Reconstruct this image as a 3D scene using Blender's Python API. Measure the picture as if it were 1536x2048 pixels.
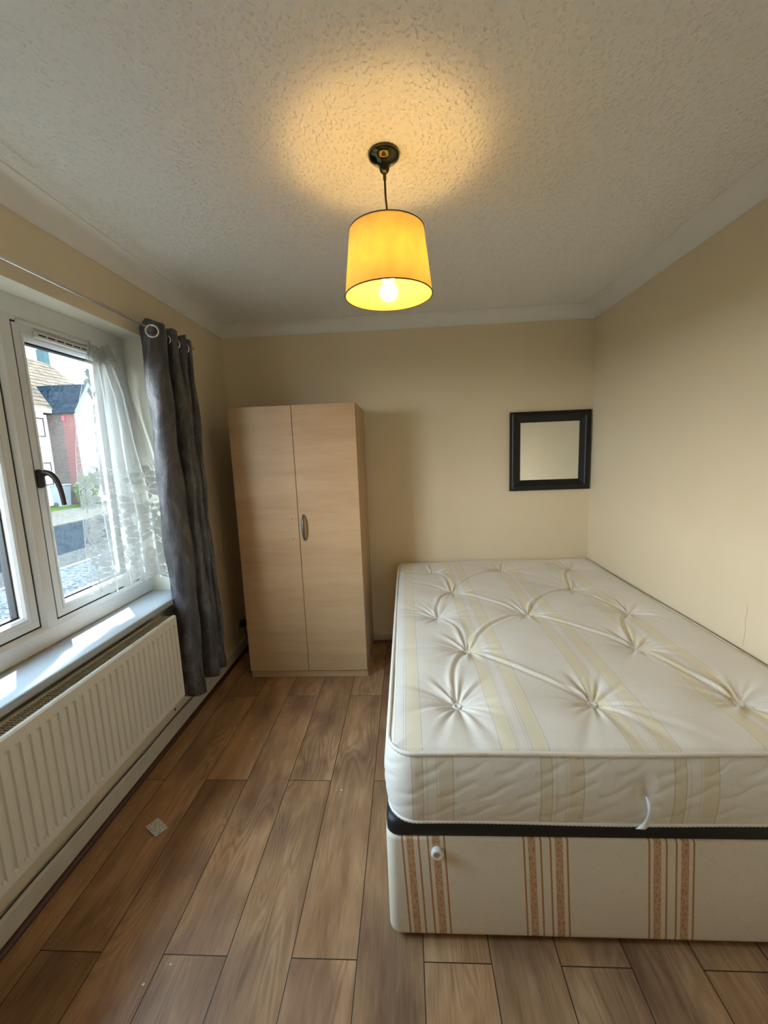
import bpy, bmesh, math, random
import numpy as np
from mathutils import Vector, Matrix, Euler
random.seed(7); rng = np.random.default_rng(7)
for o in list(bpy.data.objects): bpy.data.objects.remove(o)
S = bpy.context.scene
COL = S.collection
PI = math.pi

# ------------------------------------------------------------------ camera
cam_d = bpy.data.cameras.new('camera'); cam = bpy.data.objects.new('camera', cam_d); COL.objects.link(cam)
yaw, pitch, roll = math.radians(-3.2591), math.radians(-8.2969), math.radians(-2.2475)
fwd = Vector((math.sin(yaw)*math.cos(pitch), math.cos(yaw)*math.cos(pitch), math.sin(pitch)))
r0 = Vector((math.cos(yaw), -math.sin(yaw), 0)); u0 = r0.cross(fwd)
cr, sr = math.cos(roll), math.sin(roll)
rt = cr*r0 + sr*u0; up = -sr*r0 + cr*u0
m3 = Matrix((rt, up, -fwd)).transposed()
cam.matrix_world = Matrix.Translation((1.2491, -2.948, 1.4202)) @ m3.to_4x4()
cam_d.sensor_fit = 'HORIZONTAL'; cam_d.sensor_width = 36.0; cam_d.lens = 36.0*825.04/1536
cam_d.clip_start = 0.02; cam_d.clip_end = 300
S.camera = cam

# ------------------------------------------------------------------ light
SKY = 12.5
W = bpy.data.worlds.new('world'); S.world = W; W.use_nodes = True
wn = W.node_tree; wn.nodes.clear()
wo = wn.nodes.new('ShaderNodeOutputWorld'); wb = wn.nodes.new('ShaderNodeBackground')
tc = wn.nodes.new('ShaderNodeTexCoord'); sx = wn.nodes.new('ShaderNodeSeparateXYZ'); rp = wn.nodes.new('ShaderNodeValToRGB')
wn.links.new(tc.outputs['Generated'], sx.inputs[0]); wn.links.new(sx.outputs['Z'], rp.inputs[0])
rp.color_ramp.elements[0].position = 0.0; rp.color_ramp.elements[0].color = (.93, .98, 1.0, 1)
rp.color_ramp.elements[1].position = 0.55; rp.color_ramp.elements[1].color = (0.57, 0.79, 1.0, 1)
wn.links.new(rp.outputs[0], wb.inputs[0]); wb.inputs[1].default_value = SKY
wn.links.new(wb.outputs[0], wo.inputs[0])
sun_d = bpy.data.lights.new('sun', 'SUN'); sun = bpy.data.objects.new('sun', sun_d); COL.objects.link(sun)
sun_d.energy = 8; sun_d.angle = math.radians(0.6); sun_d.color = (1.0, .96, .88)
SUN_EL, SUN_AZ = math.radians(62), Vector((-1, 1.05, 0)).normalized()      # where the sun stands
sdir = -(SUN_AZ*math.cos(SUN_EL) + Vector((0, 0, math.sin(SUN_EL))))
sun.rotation_euler = sdir.to_track_quat('-Z', 'Y').to_euler(); sun.location = (-6, 6, 9)
pt_d = bpy.data.lights.new('daylight_portal', 'AREA'); pt = bpy.data.objects.new('daylight_portal', pt_d); COL.objects.link(pt)
pt_d.shape = 'RECTANGLE'; pt_d.size = 1.75; pt_d.size_y = 1.35; pt.location = (-.26, -1.73, 1.38)
pt.rotation_euler = Vector((1, 0, 0)).to_track_quat('-Z', 'Y').to_euler()
pt_d.cycles.is_portal = True
S.view_settings.view_transform = 'Standard'; S.view_settings.look = 'None'
S.view_settings.exposure = 0.68; S.view_settings.gamma = 1.0; S.view_settings.use_curve_mapping = False

# ------------------------------------------------------------------ helpers
def newobj(name, me, parent=None):
    o = bpy.data.objects.new(name, me); COL.objects.link(o)
    if parent is not None: o.parent = parent
    return o
def wloc(p):
    v = Vector((0, 0, 0))
    while p is not None: v += p.location; p = p.parent
    return v
def mesh(name, verts, faces, mat, parent=None, smooth=False, mats=None, midx=None, uvs=None):
    """world-space vertices; stored relative to the parent's place"""
    L = wloc(parent)
    me = bpy.data.meshes.new(name)
    me.from_pydata([(v[0]-L.x, v[1]-L.y, v[2]-L.z) for v in verts], [], faces)
    for m in (mats or [mat]): me.materials.append(m)
    if midx is not None: me.polygons.foreach_set('material_index', midx)
    if smooth: me.polygons.foreach_set('use_smooth', [True]*len(me.polygons))
    if uvs is not None:
        ul = me.uv_layers.new(name='uv')
        vi = np.empty(len(me.loops), dtype=np.int32); me.loops.foreach_get('vertex_index', vi)
        ul.data.foreach_set('uv', np.asarray(uvs, dtype=np.float32)[vi].ravel())
    me.validate(); me.update()
    return newobj(name, me, parent)
def empty(name, loc, label=None, cat=None, group=None, kind=None):
    o = bpy.data.objects.new(name, None); COL.objects.link(o); o.location = loc; o.empty_display_size = .1
    tag(o, label, cat, group, kind); return o
def tag(o, label=None, cat=None, group=None, kind=None):
    for k, v in (('label', label), ('category', cat), ('group', group), ('kind', kind)):
        if v: o[k] = v
    return o
class MB:
    """collects world-space geometry into one mesh"""
    def __init__(s): s.v = []; s.f = []; s.m = []
    def add(s, v, f, m=0):
        n = len(s.v); s.v += [tuple(p) for p in v]; s.f += [tuple(i+n for i in q) for q in f]; s.m += [m]*len(f); return s
    def box(s, x0, x1, y0, y1, z0, z1, m=0, bev=0.0, rot=None, seg=2):
        bm = bmesh.new(); bmesh.ops.create_cube(bm, size=1)
        for v in bm.verts: v.co = Vector((v.co.x*(x1-x0), v.co.y*(y1-y0), v.co.z*(z1-z0)))
        if bev > 0: bmesh.ops.bevel(bm, geom=bm.edges[:], offset=bev, segments=seg, profile=.5, affect='EDGES')
        c = Vector(((x0+x1)/2, (y0+y1)/2, (z0+z1)/2))
        if rot is not None:
            for v in bm.verts: v.co = rot @ v.co
        bm.verts.index_update()
        s.add([v.co + c for v in bm.verts], [[v.index for v in f.verts] for f in bm.faces], m); bm.free(); return s
    def tube(s, pts, r, n=12, m=0, cap=True, closed=False):
        pts = [Vector(p) for p in pts]; N = len(pts); rr = r if hasattr(r, '__len__') else [r]*N
        vs = []; fs = []; prev = None
        for i, p in enumerate(pts):
            if closed: t = (pts[(i+1) % N]-pts[i-1]).normalized()
            else: t = (pts[min(i+1, N-1)]-pts[max(i-1, 0)]).normalized()
            if prev is None:
                a = t.orthogonal().normalized()
                if abs(t.z) < .9: a = t.cross(Vector((0, 0, 1))).normalized()
            else: a = (prev - t*prev.dot(t)).normalized()
            prev = a; b = t.cross(a)
            for k in range(n):
                th = 2*PI*k/n; vs.append(p + (a*math.cos(th)+b*math.sin(th))*rr[i])
        for i in range(N if closed else N-1):
            j = (i+1) % N
            for k in range(n):
                l = (k+1) % n; fs.append((i*n+k, i*n+l, j*n+l, j*n+k))
        if cap and not closed:
            fs.append(tuple(range(n-1, -1, -1))); fs.append(tuple((N-1)*n+k for k in range(n)))
        return s.add(vs, fs, m)
    def lathe(s, c, prof, n=32, m=0, axis='Z', cap=False):
        vs = []; fs = []
        for (r, h) in prof:
            for k in range(n):
                a = 2*PI*k/n; x, y = r*math.cos(a), r*math.sin(a)
                if axis == 'Z': vs.append((c[0]+x, c[1]+y, c[2]+h))
                elif axis == 'Y': vs.append((c[0]+x, c[1]+h, c[2]+y))
                else: vs.append((c[0]+h, c[1]+x, c[2]+y))
        for i in range(len(prof)-1):
            for k in range(n):
                l = (k+1) % n; fs.append((i*n+k, i*n+l, (i+1)*n+l, (i+1)*n+k))
        if cap:
            fs.append(tuple(range(n-1, -1, -1))); fs.append(tuple((len(prof)-1)*n+k for k in range(n)))
        return s.add(vs, fs, m)
    def ring(s, a0, a1, b0, b1, prof, plane='YZ', m=0):
        """mitred frame: prof = closed list of (inset, depth)"""
        vs = []; fs = []; n = len(prof)
        for ca, cb in ((0, 0), (1, 0), (1, 1), (0, 1)):
            for ins, d in prof:
                a = a0+ins if ca == 0 else a1-ins; b = b0+ins if cb == 0 else b1-ins
                vs.append((d, a, b) if plane == 'YZ' else (a, d, b))
        for c in range(4):
            e = (c+1) % 4
            for i in range(n):
                j = (i+1) % n; fs.append((c*n+i, e*n+i, e*n+j, c*n+j))
        return s.add(vs, fs, m)
    def prism(s, poly, axis, h0, h1, m=0):
        """poly in the other two axes (in x,y,z order), extruded along axis"""
        n = len(poly)
        def P(p, h): return {'X': (h, p[0], p[1]), 'Y': (p[0], h, p[1]), 'Z': (p[0], p[1], h)}[axis]
        vs = [P(p, h0) for p in poly]+[P(p, h1) for p in poly]
        fs = [tuple(range(n-1, -1, -1)), tuple(range(n, 2*n))]+[(i, (i+1) % n, n+(i+1) % n, n+i) for i in range(n)]
        return s.add(vs, fs, m)
    def obj(s, name, mat, parent=None, smooth=False, mats=None, fix=True, auto=None):
        o = mesh(name, s.v, s.f, mat, parent, smooth, mats=mats, midx=s.m if mats else None)
        if fix:
            bm = bmesh.new(); bm.from_mesh(o.data); bmesh.ops.recalc_face_normals(bm, faces=bm.faces); bm.to_mesh(o.data); bm.free()
        if auto is not None:
            o.data.polygons.foreach_set('use_smooth', [True]*len(o.data.polygons)); o.data.set_sharp_from_angle(angle=math.radians(auto))
        return o
def catmull(P, per=8, closed=False):
    P = [Vector(p) for p in P]; out = []; n = len(P)
    for i in range(n if closed else n-1):
        g = (lambda k: P[k % n]) if closed else (lambda k: P[max(0, min(n-1, k))])
        p0, p1, p2, p3 = g(i-1), g(i), g(i+1), g(i+2)
        for j in range(per):
            t = j/per
            out.append(.5*((2*p1)+(p2-p0)*t+(2*p0-5*p1+4*p2-p3)*t*t+(3*p1-p0-3*p2+p3)*t**3))
    if not closed: out.append(P[-1])
    return out

# ---------------- material helper
class NT:
    def __init__(s, name):
        s.mat = bpy.data.materials.new(name); s.mat.use_nodes = True; s.t = s.mat.node_tree
        s.t.nodes.clear(); s.out = s.t.nodes.new('ShaderNodeOutputMaterial'); s._pos = None
    def n(s, typ, **kw):
        nd = s.t.nodes.new(typ)
        for k, v in kw.items(): setattr(nd, k, v)
        return nd
    def put(s, sock, v):
        if v is None: return
        if isinstance(v, bpy.types.NodeSocket): s.t.links.new(v, sock)
        elif isinstance(v, (tuple, list)) and len(v) == 3 and sock.type == 'RGBA': sock.default_value = (*v, 1)
        else: sock.default_value = v
    def m(s, op, a, b=None, c=None, clamp=False):
        nd = s.n('ShaderNodeMath', operation=op); nd.use_clamp = clamp
        for i, v in enumerate((a, b, c)):
            if v is not None: s.put(nd.inputs[i], v)
        return nd.outputs[0]
    def pos(s):
        if s._pos is None: s._pos = s.n('ShaderNodeNewGeometry').outputs['Position']
        return s._pos
    def sep(s, v=None):
        nd = s.n('ShaderNodeSeparateXYZ'); s.put(nd.inputs[0], v if v is not None else s.pos()); return nd.outputs
    def comb(s, x, y, z):
        nd = s.n('ShaderNodeCombineXYZ')
        for i, v in enumerate((x, y, z)): s.put(nd.inputs[i], v)
        return nd.outputs[0]
    def scale(s, v, sc):
        nd = s.n('ShaderNodeMapping'); s.put(nd.inputs['Vector'], v); nd.inputs['Scale'].default_value = sc; return nd.outputs[0]
    def noise(s, v=None, sc=5, det=3, rough=.5, dist=0):
        nd = s.n('ShaderNodeTexNoise'); s.put(nd.inputs['Vector'], v if v is not None else s.pos())
        nd.inputs['Scale'].default_value = sc; nd.inputs['Detail'].default_value = det; nd.inputs['Roughness'].default_value = rough; nd.inputs['Distortion'].default_value = dist
        return nd.outputs[0]
    def vor(s, v=None, sc=5, feature='F1', out='Distance', rnd=1):
        nd = s.n('ShaderNodeTexVoronoi', feature=feature); s.put(nd.inputs['Vector'], v if v is not None else s.pos())
        nd.inputs['Scale'].default_value = sc; nd.inputs['Randomness'].default_value = rnd; return nd.outputs[out]
    def ramp(s, f, stops, interp='LINEAR'):
        nd = s.n('ShaderNodeValToRGB'); cr_ = nd.color_ramp; cr_.interpolation = interp
        while len(cr_.elements) < len(stops): cr_.elements.new(.5)
        for e, (p, c) in zip(cr_.elements, stops): e.position = p; e.color = (*c, 1) if len(c) == 3 else c
        s.put(nd.inputs[0], f); return nd.outputs[0]
    def mix(s, f, a, b, typ='MIX'):
        nd = s.n('ShaderNodeMix', data_type='RGBA', blend_type=typ); s.put(nd.inputs[0], f); s.put(nd.inputs[6], a); s.put(nd.inputs[7], b); return nd.outputs[2]
    def remap(s, v, a, b, c=0., d=1.):
        nd = s.n('ShaderNodeMapRange'); s.put(nd.inputs[0], v)
        for i, k in enumerate((a, b, c, d)): nd.inputs[i+1].default_value = k
        return nd.outputs[0]
    def bump(s, h, strength=.3, dist=.01, normal=None):
        nd = s.n('ShaderNodeBump'); nd.inputs['Strength'].default_value = strength; nd.inputs['Distance'].default_value = dist
        s.put(nd.inputs['Height'], h); s.put(nd.inputs['Normal'], normal); return nd.outputs[0]
    def bsdf(s, color=(.8,.8,.8), rough=.5, metal=0., spec=.5, normal=None, **kw):
        b = s.n('ShaderNodeBsdfPrincipled'); s.put(b.inputs['Base Color'], color); s.put(b.inputs['Roughness'], rough)
        s.put(b.inputs['Metallic'], metal); s.put(b.inputs['Specular IOR Level'], spec); s.put(b.inputs['Normal'], normal)
        for k, v in kw.items(): s.put(b.inputs[k.replace('_', ' ')], v)
        return b.outputs[0]
    def shade(s, sh): s.t.links.new(sh, s.out.inputs[0]); return s.mat
def simple(name, color, rough=.5, metal=0., spec=.5, nz=.04, nsc=30, bump=0., **kw):
    t = NT(name); v = t.noise(sc=nsc, det=4)
    c = t.mix(1.0, color, t.ramp(v, [(0.25, (1-nz*2,)*3), (.75, (1, 1, 1))]), 'MULTIPLY')
    nrm = t.bump(v, bump, .004) if bump else None
    return t.shade(t.bsdf(c, rough, metal, spec, nrm, **kw))

# ------------------------------------------------------------------ materials: room
def m_wall(name, col):
    t = NT(name); a = t.noise(sc=2.2, det=3); b = t.noise(sc=170, det=3, rough=.6)
    c = t.mix(1.0, col, t.ramp(a, [(.3, (.96, .96, .95)), (.7, (1, 1, 1))]), 'MULTIPLY')
    return t.shade(t.bsdf(c, .55, 0, .35, t.bump(b, .12, .002)))
WALL = m_wall('cream_wall_paint', (.80, .675, .485))
REVEAL = m_wall('reveal_paint', (.80, .76, .64))
def m_ceiling():
    t = NT('stippled_ceiling_paint')
    p = t.scale(t.pos(), (1.0, .75, 1.0)); w = t.n('ShaderNodeVectorMath', operation='ADD'); nz = t.n('ShaderNodeTexNoise'); t.put(nz.inputs['Vector'], t.pos()); nz.inputs['Scale'].default_value = 60
    sc = t.n('ShaderNodeVectorMath', operation='SCALE'); t.put(sc.inputs[0], nz.outputs[1]); sc.inputs['Scale'].default_value = .012
    t.put(w.inputs[0], p); t.put(w.inputs[1], sc.outputs[0])
    f1 = t.vor(w.outputs[0], 80, 'SMOOTH_F1'); pits = t.remap(f1, .12, .42, 0, 1)
    n2 = t.noise(sc=95, det=3, rough=.6)
    h = t.m('ADD', t.m('MULTIPLY', pits, .8), t.m('MULTIPLY', n2, .7))
    return t.shade(t.bsdf((.87, .855, .81), .8, 0, .2, t.bump(h, .62, .007)))
CEIL = m_ceiling()
COVE = simple('coving_paint', (.85, .83, .78), .6, spec=.3, nz=.02, nsc=8)
def m_floor():
    t = NT('oak_laminate_planks'); x, y, z = t.sep()[:3]
    PW, X0, PL = .1886, .1251-.1886*4, 1.28
    u = t.m('DIVIDE', t.m('SUBTRACT', x, X0), PW); iu = t.m('FLOOR', u); fu = t.m('SUBTRACT', u, iu)
    par = t.m('MODULO', iu, 2.0)
    v = t.m('DIVIDE', t.m('ADD', t.m('SUBTRACT', y, -1.983-PL*3), t.m('MULTIPLY', par, -.642)), PL)
    iv = t.m('FLOOR', v); fv = t.m('SUBTRACT', v, iv)
    wn_ = t.n('ShaderNodeTexWhiteNoise', noise_dimensions='2D'); t.put(wn_.inputs['Vector'], t.comb(iu, iv, 0)); rnd = wn_.outputs['Value']; rc = t.sep(wn_.outputs['Color'])
    # grain coordinates, shifted per plank
    gx = t.m('ADD', x, t.m('MULTIPLY', rc[0], 7.3)); gy = t.m('ADD', y, t.m('MULTIPLY', rc[1], 9.1))
    g = t.comb(t.m('MULTIPLY', gx, 1.0), t.m('MULTIPLY', gy, .16), t.m('MULTIPLY', rnd, 5.0))
    big = t.noise(g, 7, 2, .5, .6)
    rings = t.m('SINE', t.m('MULTIPLY', big, 120.0))
    cath = t.remap(t.noise(t.comb(gx, t.m('MULTIPLY', gy, .45), t.m('MULTIPLY', rnd, 3.)), 4.2, 1), .44, .60, .12, 1)
    fine = t.noise(t.comb(gx, t.m('MULTIPLY', gy, .045), rnd), 230, 4, .65)
    mid = t.noise(t.comb(gx, t.m('MULTIPLY', gy, .22), rnd), 16, 4, .6, .5)
    tone = t.m('ADD', t.m('ADD', t.m('MULTIPLY', t.m('MULTIPLY', t.m('ADD', t.m('MULTIPLY', rings, .5), .5), cath), .16), t.m('MULTIPLY', fine, .40)), t.m('MULTIPLY', mid, .60))
    c = t.ramp(tone, [(.28, (.175, .090, .042)), (.5, (.345, .195, .098)), (.66, (.45, .27, .145)), (.85, (.54, .35, .20))])
    sm_ = t.noise(t.comb(gx, t.m('MULTIPLY', gy, .5), rnd), 5.5, 2); c = t.mix(1.0, c, t.ramp(sm_, [(.36, (.70, .66, .70)), (.52, (1, 1, 1)), (.68, (1.12, 1.08, 1.0))]), 'MULTIPLY')
    c = t.mix(1.0, c, t.ramp(rnd, [(0, (.80, .80, .80)), (1, (1.08, 1.05, 1.02))]), 'MULTIPLY')
    eu = t.m('MINIMUM', fu, t.m('SUBTRACT', 1.0, fu)); ev = t.m('MULTIPLY', t.m('MINIMUM', fv, t.m('SUBTRACT', 1.0, fv)), PL/PW)
    e = t.m('MINIMUM', eu, ev); gap = t.m('LESS_THAN', e, .0075); ed = t.remap(e, .0, .014, 0, 1)
    c = t.mix(gap, c, (.035, .018, .009))
    h = t.m('ADD', t.m('MULTIPLY', ed, 1.0), t.m('MULTIPLY', fine, .10))
    rough = t.remap(fine, .3, .7, .36, .50)
    return t.shade(t.bsdf(c, rough, 0, .45, t.bump(h, .35, .0015)))
FLOOR = m_floor()
SKIRT = simple('skirting_paint', (.66, .60, .49), .45, nz=.08, nsc=14)
BEAD = simple('reddish_brown_beading', (.085, .035, .022), .4, nz=.15, nsc=60)
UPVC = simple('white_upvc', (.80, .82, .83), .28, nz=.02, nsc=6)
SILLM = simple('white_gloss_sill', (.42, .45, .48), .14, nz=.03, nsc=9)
GASK = simple('black_rubber_gasket', (.012, .012, .014), .5)
DARK = simple('dark_gap', (.02, .017, .014), .9)
HANDM = simple('dark_bronze_handle', (.06, .05, .045), .35, metal=.6)
RADM = simple('white_radiator_enamel', (.74, .70, .62), .32, nz=.02, nsc=5)
def m_glass():
    t = NT('window_glass'); tr = t.n('ShaderNodeBsdfTransparent'); tr.inputs[0].default_value = (.985, .995, .99, 1)
    gl = t.n('ShaderNodeBsdfGlossy'); gl.inputs['Roughness'].default_value = .02
    lw = t.n('ShaderNodeLayerWeight'); lw.inputs[0].default_value = .5; fr = t.m('ADD', t.m('MULTIPLY', t.m('POWER', lw.outputs['Facing'], 4.0), .35), .03)
    mx = t.n('ShaderNodeMixShader'); t.put(mx.inputs[0], fr); t.t.links.new(tr.outputs[0], mx.inputs[1]); t.t.links.new(gl.outputs[0], mx.inputs[2])
    return t.shade(mx.outputs[0])
GLASS = m_glass()

# ------------------------------------------------------------------ room shell
RW, CH = 2.525, 2.312                  # room width, ceiling height
YF = -3.45                             # wall behind the camera
WY0, WY1, WZ0, WZ1 = -2.56, -.905, .742, 2.015
def struct(o): o['kind'] = 'structure'; return o
struct(MB().box(-.3, RW+.15, YF-.15, .15, -.12, 0).obj('floor', FLOOR))
struct(MB().box(-.3, RW+.15, YF-.15, .15, CH, CH+.2).obj('ceiling', CEIL))
struct(MB().box(-.3, RW+.15, 0, .15, 0, CH).obj('wall_back', WALL))
struct(MB().box(RW, RW+.15, YF, 0, 0, CH).obj('wall_right', WALL))
struct(MB().box(-.3, RW+.15, YF-.15, YF, 0, CH).obj('wall_front', WALL))
def left_wall():
    b = MB(); yz = [YF, WY0, WY1, 0]; zz = [0, WZ0-.032, WZ1, CH]; X0, X1 = -.30, 0
    for i in range(3):
        for j in range(3):
            if i == 1 and j == 1: continue
            y0, y1, z0, z1 = yz[i], yz[i+1], zz[j], zz[j+1]
            b.add([(X1, y0, z0), (X1, y1, z0), (X1, y1, z1), (X1, y0, z1)], [(0, 1, 2, 3)], 0)
            b.add([(X0, y0, z0), (X0, y1, z0), (X0, y1, z1), (X0, y0, z1)], [(3, 2, 1, 0)], 1)
    y0, y1, z0, z1 = WY0, WY1, WZ0-.032, WZ1
    b.add([(X1, y0, z1), (X0, y0, z1), (X0, y1, z1), (X1, y1, z1)], [(0, 1, 2, 3)], 2)
    b.add([(X1, y0, z0), (X0, y0, z0), (X0, y1, z0), (X1, y1, z0)], [(3, 2, 1, 0)], 2)
    b.add([(X1, y1, z0), (X0, y1, z0), (X0, y1, z1), (X1, y1, z1)], [(3, 2, 1, 0)], 2)
    b.add([(X1, y0, z0), (X0, y0, z0), (X0, y0, z1), (X1, y0, z1)], [(0, 1, 2, 3)], 2)
    for y in (YF, 0): b.add([(X0, y, 0), (X1, y, 0), (X1, y, CH), (X0, y, CH)], [(0, 1, 2, 3)], 1)
    b.add([(X0, YF, 0), (X1, YF, 0), (X1, 0, 0), (X0, 0, 0)], [(0, 1, 2, 3)], 1); b.add([(X0, YF, CH), (X1, YF, CH), (X1, 0, CH), (X0, 0, CH)], [(0, 1, 2, 3)], 1)
    return b.obj('wall_left', None, mats=[WALL, simple('house_brick_outside', (.35, .2, .14), .9), REVEAL], fix=False)
struct(left_wall())
# unseen eaves board added above the window to limit the sill's sun patch
struct(MB().box(-.555, -.301, YF-.15, .15, 2.33, 2.52).obj('sun_blocker', simple('sun_blocker_board', (.8, .8, .78), .5)))
# coving: concave quadrant on three walls, mitred
def cove(axis, name, rev=False):
    n = 12; pr = []; dx, dz = .09, .074
    pr.append((0, CH-dz)); pr.append((.006, CH-dz))
    for i in range(1, n):
        a = i/n*PI/2; pr.append((dx-.004-(dx-.010)*math.cos(a), CH-.004-(dz-.004)*(1-math.sin(a))))
    pr.append((dx, CH-.004)); pr.append((dx, CH)); pr.append((0, CH))
    b = MB(); k = len(pr); vs = []
    for (d, z) in pr:
        if axis == 'L': vs.append((d, YF, z))
        elif axis == 'B': vs.append((d, -d, z))
        else: vs.append((RW-d, YF, z))
    for (d, z) in pr:
        if axis == 'L': vs.append((d, -d, z))
        elif axis == 'B': vs.append((RW-d, -d, z))
        else: vs.append((RW-d, -d, z))
    fs = [(i, (i+1) % k, k+(i+1) % k, k+i) for i in range(k)]+[tuple(range(k)), tuple(range(2*k-1, k-1, -1))]
    return struct(b.add(vs, fs).obj(name, COVE, auto=35))
cove('L', 'trim_1'); cove('B', 'trim_2'); cove('R', 'trim_3')
# skirting and beading
def skirt_prof(t, h): return [(0, 0.0), (t, 0.0), (t, h-.012), (t-.004, h-.005), (t-.010, h), (0, h)]
struct(MB().prism(skirt_prof(.017, .098), 'Y', YF, 0).obj('baseboard_left', SKIRT))
struct(MB().prism([(-y, z) for y, z in skirt_prof(.015, .072)], 'X', .0172, RW).obj('baseboard_back', SKIRT))
struct(MB().prism([(RW-x, z) for x, z in skirt_prof(.015, .072)], 'Y', YF, -.0152).obj('baseboard_right', SKIRT))
q = [(.0172, 0.0002)]+[(.0172+.016*math.cos(a), .0002+.018*math.sin(a)) for a in np.linspace(0, PI/2, 7)]
struct(MB().prism(q, 'Y', YF, -.016).obj('trim_4', BEAD))
struct(MB().prism([(-(a-.002), b_) for a, b_ in q], 'X', .034, RW-.016).obj('trim_5', BEAD))

# ------------------------------------------------------------------ window
win = empty('window_1', (-.15, (WY0+WY1)/2, WZ0), kind='structure')
FX = -.110
fp = [(0, FX), (.066, FX), (.070, FX-.002), (.081, FX-.013), (.0815, FX-.030), (.0815, FX-.075), (0, FX-.075)]
fr = MB().ring(WY0, WY1, WZ0, WZ1, fp)
MY0, MY1 = -1.545, -1.499                               # the mullion's flat face
mp = [(MY0-.011, FX-.013), (MY0, FX-.002), (MY0+.003, FX), (MY1-.003, FX), (MY1, FX-.002), (MY1+.011, FX-.013), (MY1+.011, FX-.075), (MY0-.011, FX-.075)]
fr.prism([(b_, a) for a, b_ in mp], 'Z', WZ0+.07, WZ1-.07)
fr.obj('window_frame', UPVC, win)
GB = MB()
def sash(name, y0, y1, vent=False):
    z0, z1 = WZ0+.0815, WZ1-.0815
    GB.ring(y0-.001, y1+.001, z0-.001, z1+.001, [(0, FX-.0165), (.006, FX-.0165), (.006, FX-.05), (0, FX-.05)])
    g = .0062; X = FX-.014
    p = [(g, X), (g+.0260, X), (g+.0265, X-.0015), (g+.028, X-.0015), (g+.0285, X+.001), (g+.034, X+.002), (g+.042, X-.001), (g+.050, X-.009), (g+.053, X-.020), (g+.053, X-.050), (g, X-.050)]
    s_ = MB().ring(y0, y1, z0, z1, p).obj(name, UPVC, win)
    MB().ring(y0+.055, y1-.055, z0+.055, z1-.055, [(0, X-.021), (.0105, X-.021), (.011, X-.024), (.011, X-.046), (0, X-.046)]).obj('gasket', GASK, s_)
    MB().box(X-.040, X-.030, y0+.056, y1-.056, z0+.056, z1-.056).obj('glass_pane', GLASS, s_)
    return s_
s1 = sash('sash', MY1+.012, WY1-.0815)
s2 = sash('sash', WY0+.0815, MY0-.012)
GB.obj('gap_seal', DARK, win)
v = MB().box(-.126, -.112, -1.40, -1.135, 1.893, 1.916, bev=.003)
v.obj('trickle_vent', UPVC, s1)
vs_ = MB()
for k in range(6): vs_.box(-.1125, -.1112, -1.388+k*.042, -1.388+k*.042+.034, 1.902, 1.907)
vs_.obj('vent_slot', DARK, s1)
MB().box(-.124, -.108, -1.468, -1.09, 1.926, 1.938, bev=.002).obj('drip_strip', UPVC, s1)
# handle on the near stile of the far sash
hb = MB().box(-.1245, -.106, -1.484, -1.458, 1.335, 1.405, bev=.006)
hb.tube([(-.11, -1.471, 1.39), (-.095, -1.471, 1.39)], .012, 14)
pts = catmull([(-.097, -1.471, 1.393), (-.078, -1.469, 1.388), (-.062, -1.466, 1.368), (-.054, -1.462, 1.335), (-.052, -1.458, 1.30), (-.052, -1.455, 1.268)], 6)
hb.tube(pts, [.012+.0*i - .004*math.sin(i/len(pts)*PI/2) for i in range(len(pts))], 12)
hb.obj('window_handle', HANDM, s1, auto=50)
# sill board
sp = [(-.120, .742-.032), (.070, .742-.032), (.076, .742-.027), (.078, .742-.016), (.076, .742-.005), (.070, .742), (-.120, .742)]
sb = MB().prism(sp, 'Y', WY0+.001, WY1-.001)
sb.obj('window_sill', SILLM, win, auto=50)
MB().prism([(x, z-.001) for x, z in [(.0005, .711), (.070, .711), (.075, .716), (.077, .727), (.075, .738), (.070, .7425), (.0005, .7425)]], 'Y', WY1-.002, WY1+.05).obj('sill_horn', SILLM, win, auto=50)
MB().box(FX+.0, FX+.004, WY0+.01, WY1-.01, .7421, .7470).obj('sealant_bead', simple('aged_sealant', (.45, .36, .25), .6, nz=.2, nsc=40), win)

# ------------------------------------------------------------------ radiator
RY0, RY1, RZ0, RZ1, RX = -2.50, -1.107, .262, .681, .120
rad = empty('radiator', (.07, (RY0+RY1)/2, RZ0), 'white ribbed double panel radiator with top grille on the wall under the window', 'radiator')
def rad_panel(xf, th, sgn):
    pitch = .0334; ys = []
    n = int((RY1-RY0-.03)/pitch); y = RY1-.018
    prof = [(RY1, 0.0), (RY1-.012, 0.0)]
    for k in range(n):
        a = y-k*pitch
        prof += [(a, 0), (a-.003, -.0062), (a-.0135, -.0068), (a-.0165, 0)]
    prof += [(RY0+.002, 0.0), (RY0, 0.0)]
    prof = [p for p in prof if p[0] >= RY0]
    zs = [(RZ0, 0, -.004), (RZ0+.004, 0, 0), (RZ0+.026, 0, 0), (RZ0+.036, 1, 0), (RZ1-.050, 1, 0), (RZ1-.040, 0, 0), (RZ1-.006, 0, 0), (RZ1, 0, -.005)]
    vs = []; fs = []; m = len(prof)
    for z, w, d in zs:
        for (yy, dd) in prof: vs.append((xf+sgn*(dd*w+d), yy, z))
    for i in range(len(zs)-1):
        for j in range(m-1): fs.append((i*m+j, i*m+j+1, (i+1)*m+j+1, (i+1)*m+j))
    nb = len(vs)
    for z in (RZ0, RZ1):
        for yy in (RY1, RY0): vs.append((xf-sgn*th, yy, z))
    fs += [(nb, nb+1, nb+3, nb+2)]
    top = (len(zs)-1)*m
    fs += [tuple(list(range(m-1, -1, -1))+[nb, nb+1]), tuple(list(range(top, top+m))+[nb+3, nb+2])]
    fs += [tuple([i*m for i in range(len(zs))]+[nb+2, nb]), tuple([i*m+m-1 for i in range(len(zs)-1, -1, -1)]+[nb+1, nb+3])]
    return MB().add(vs, fs)
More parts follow.
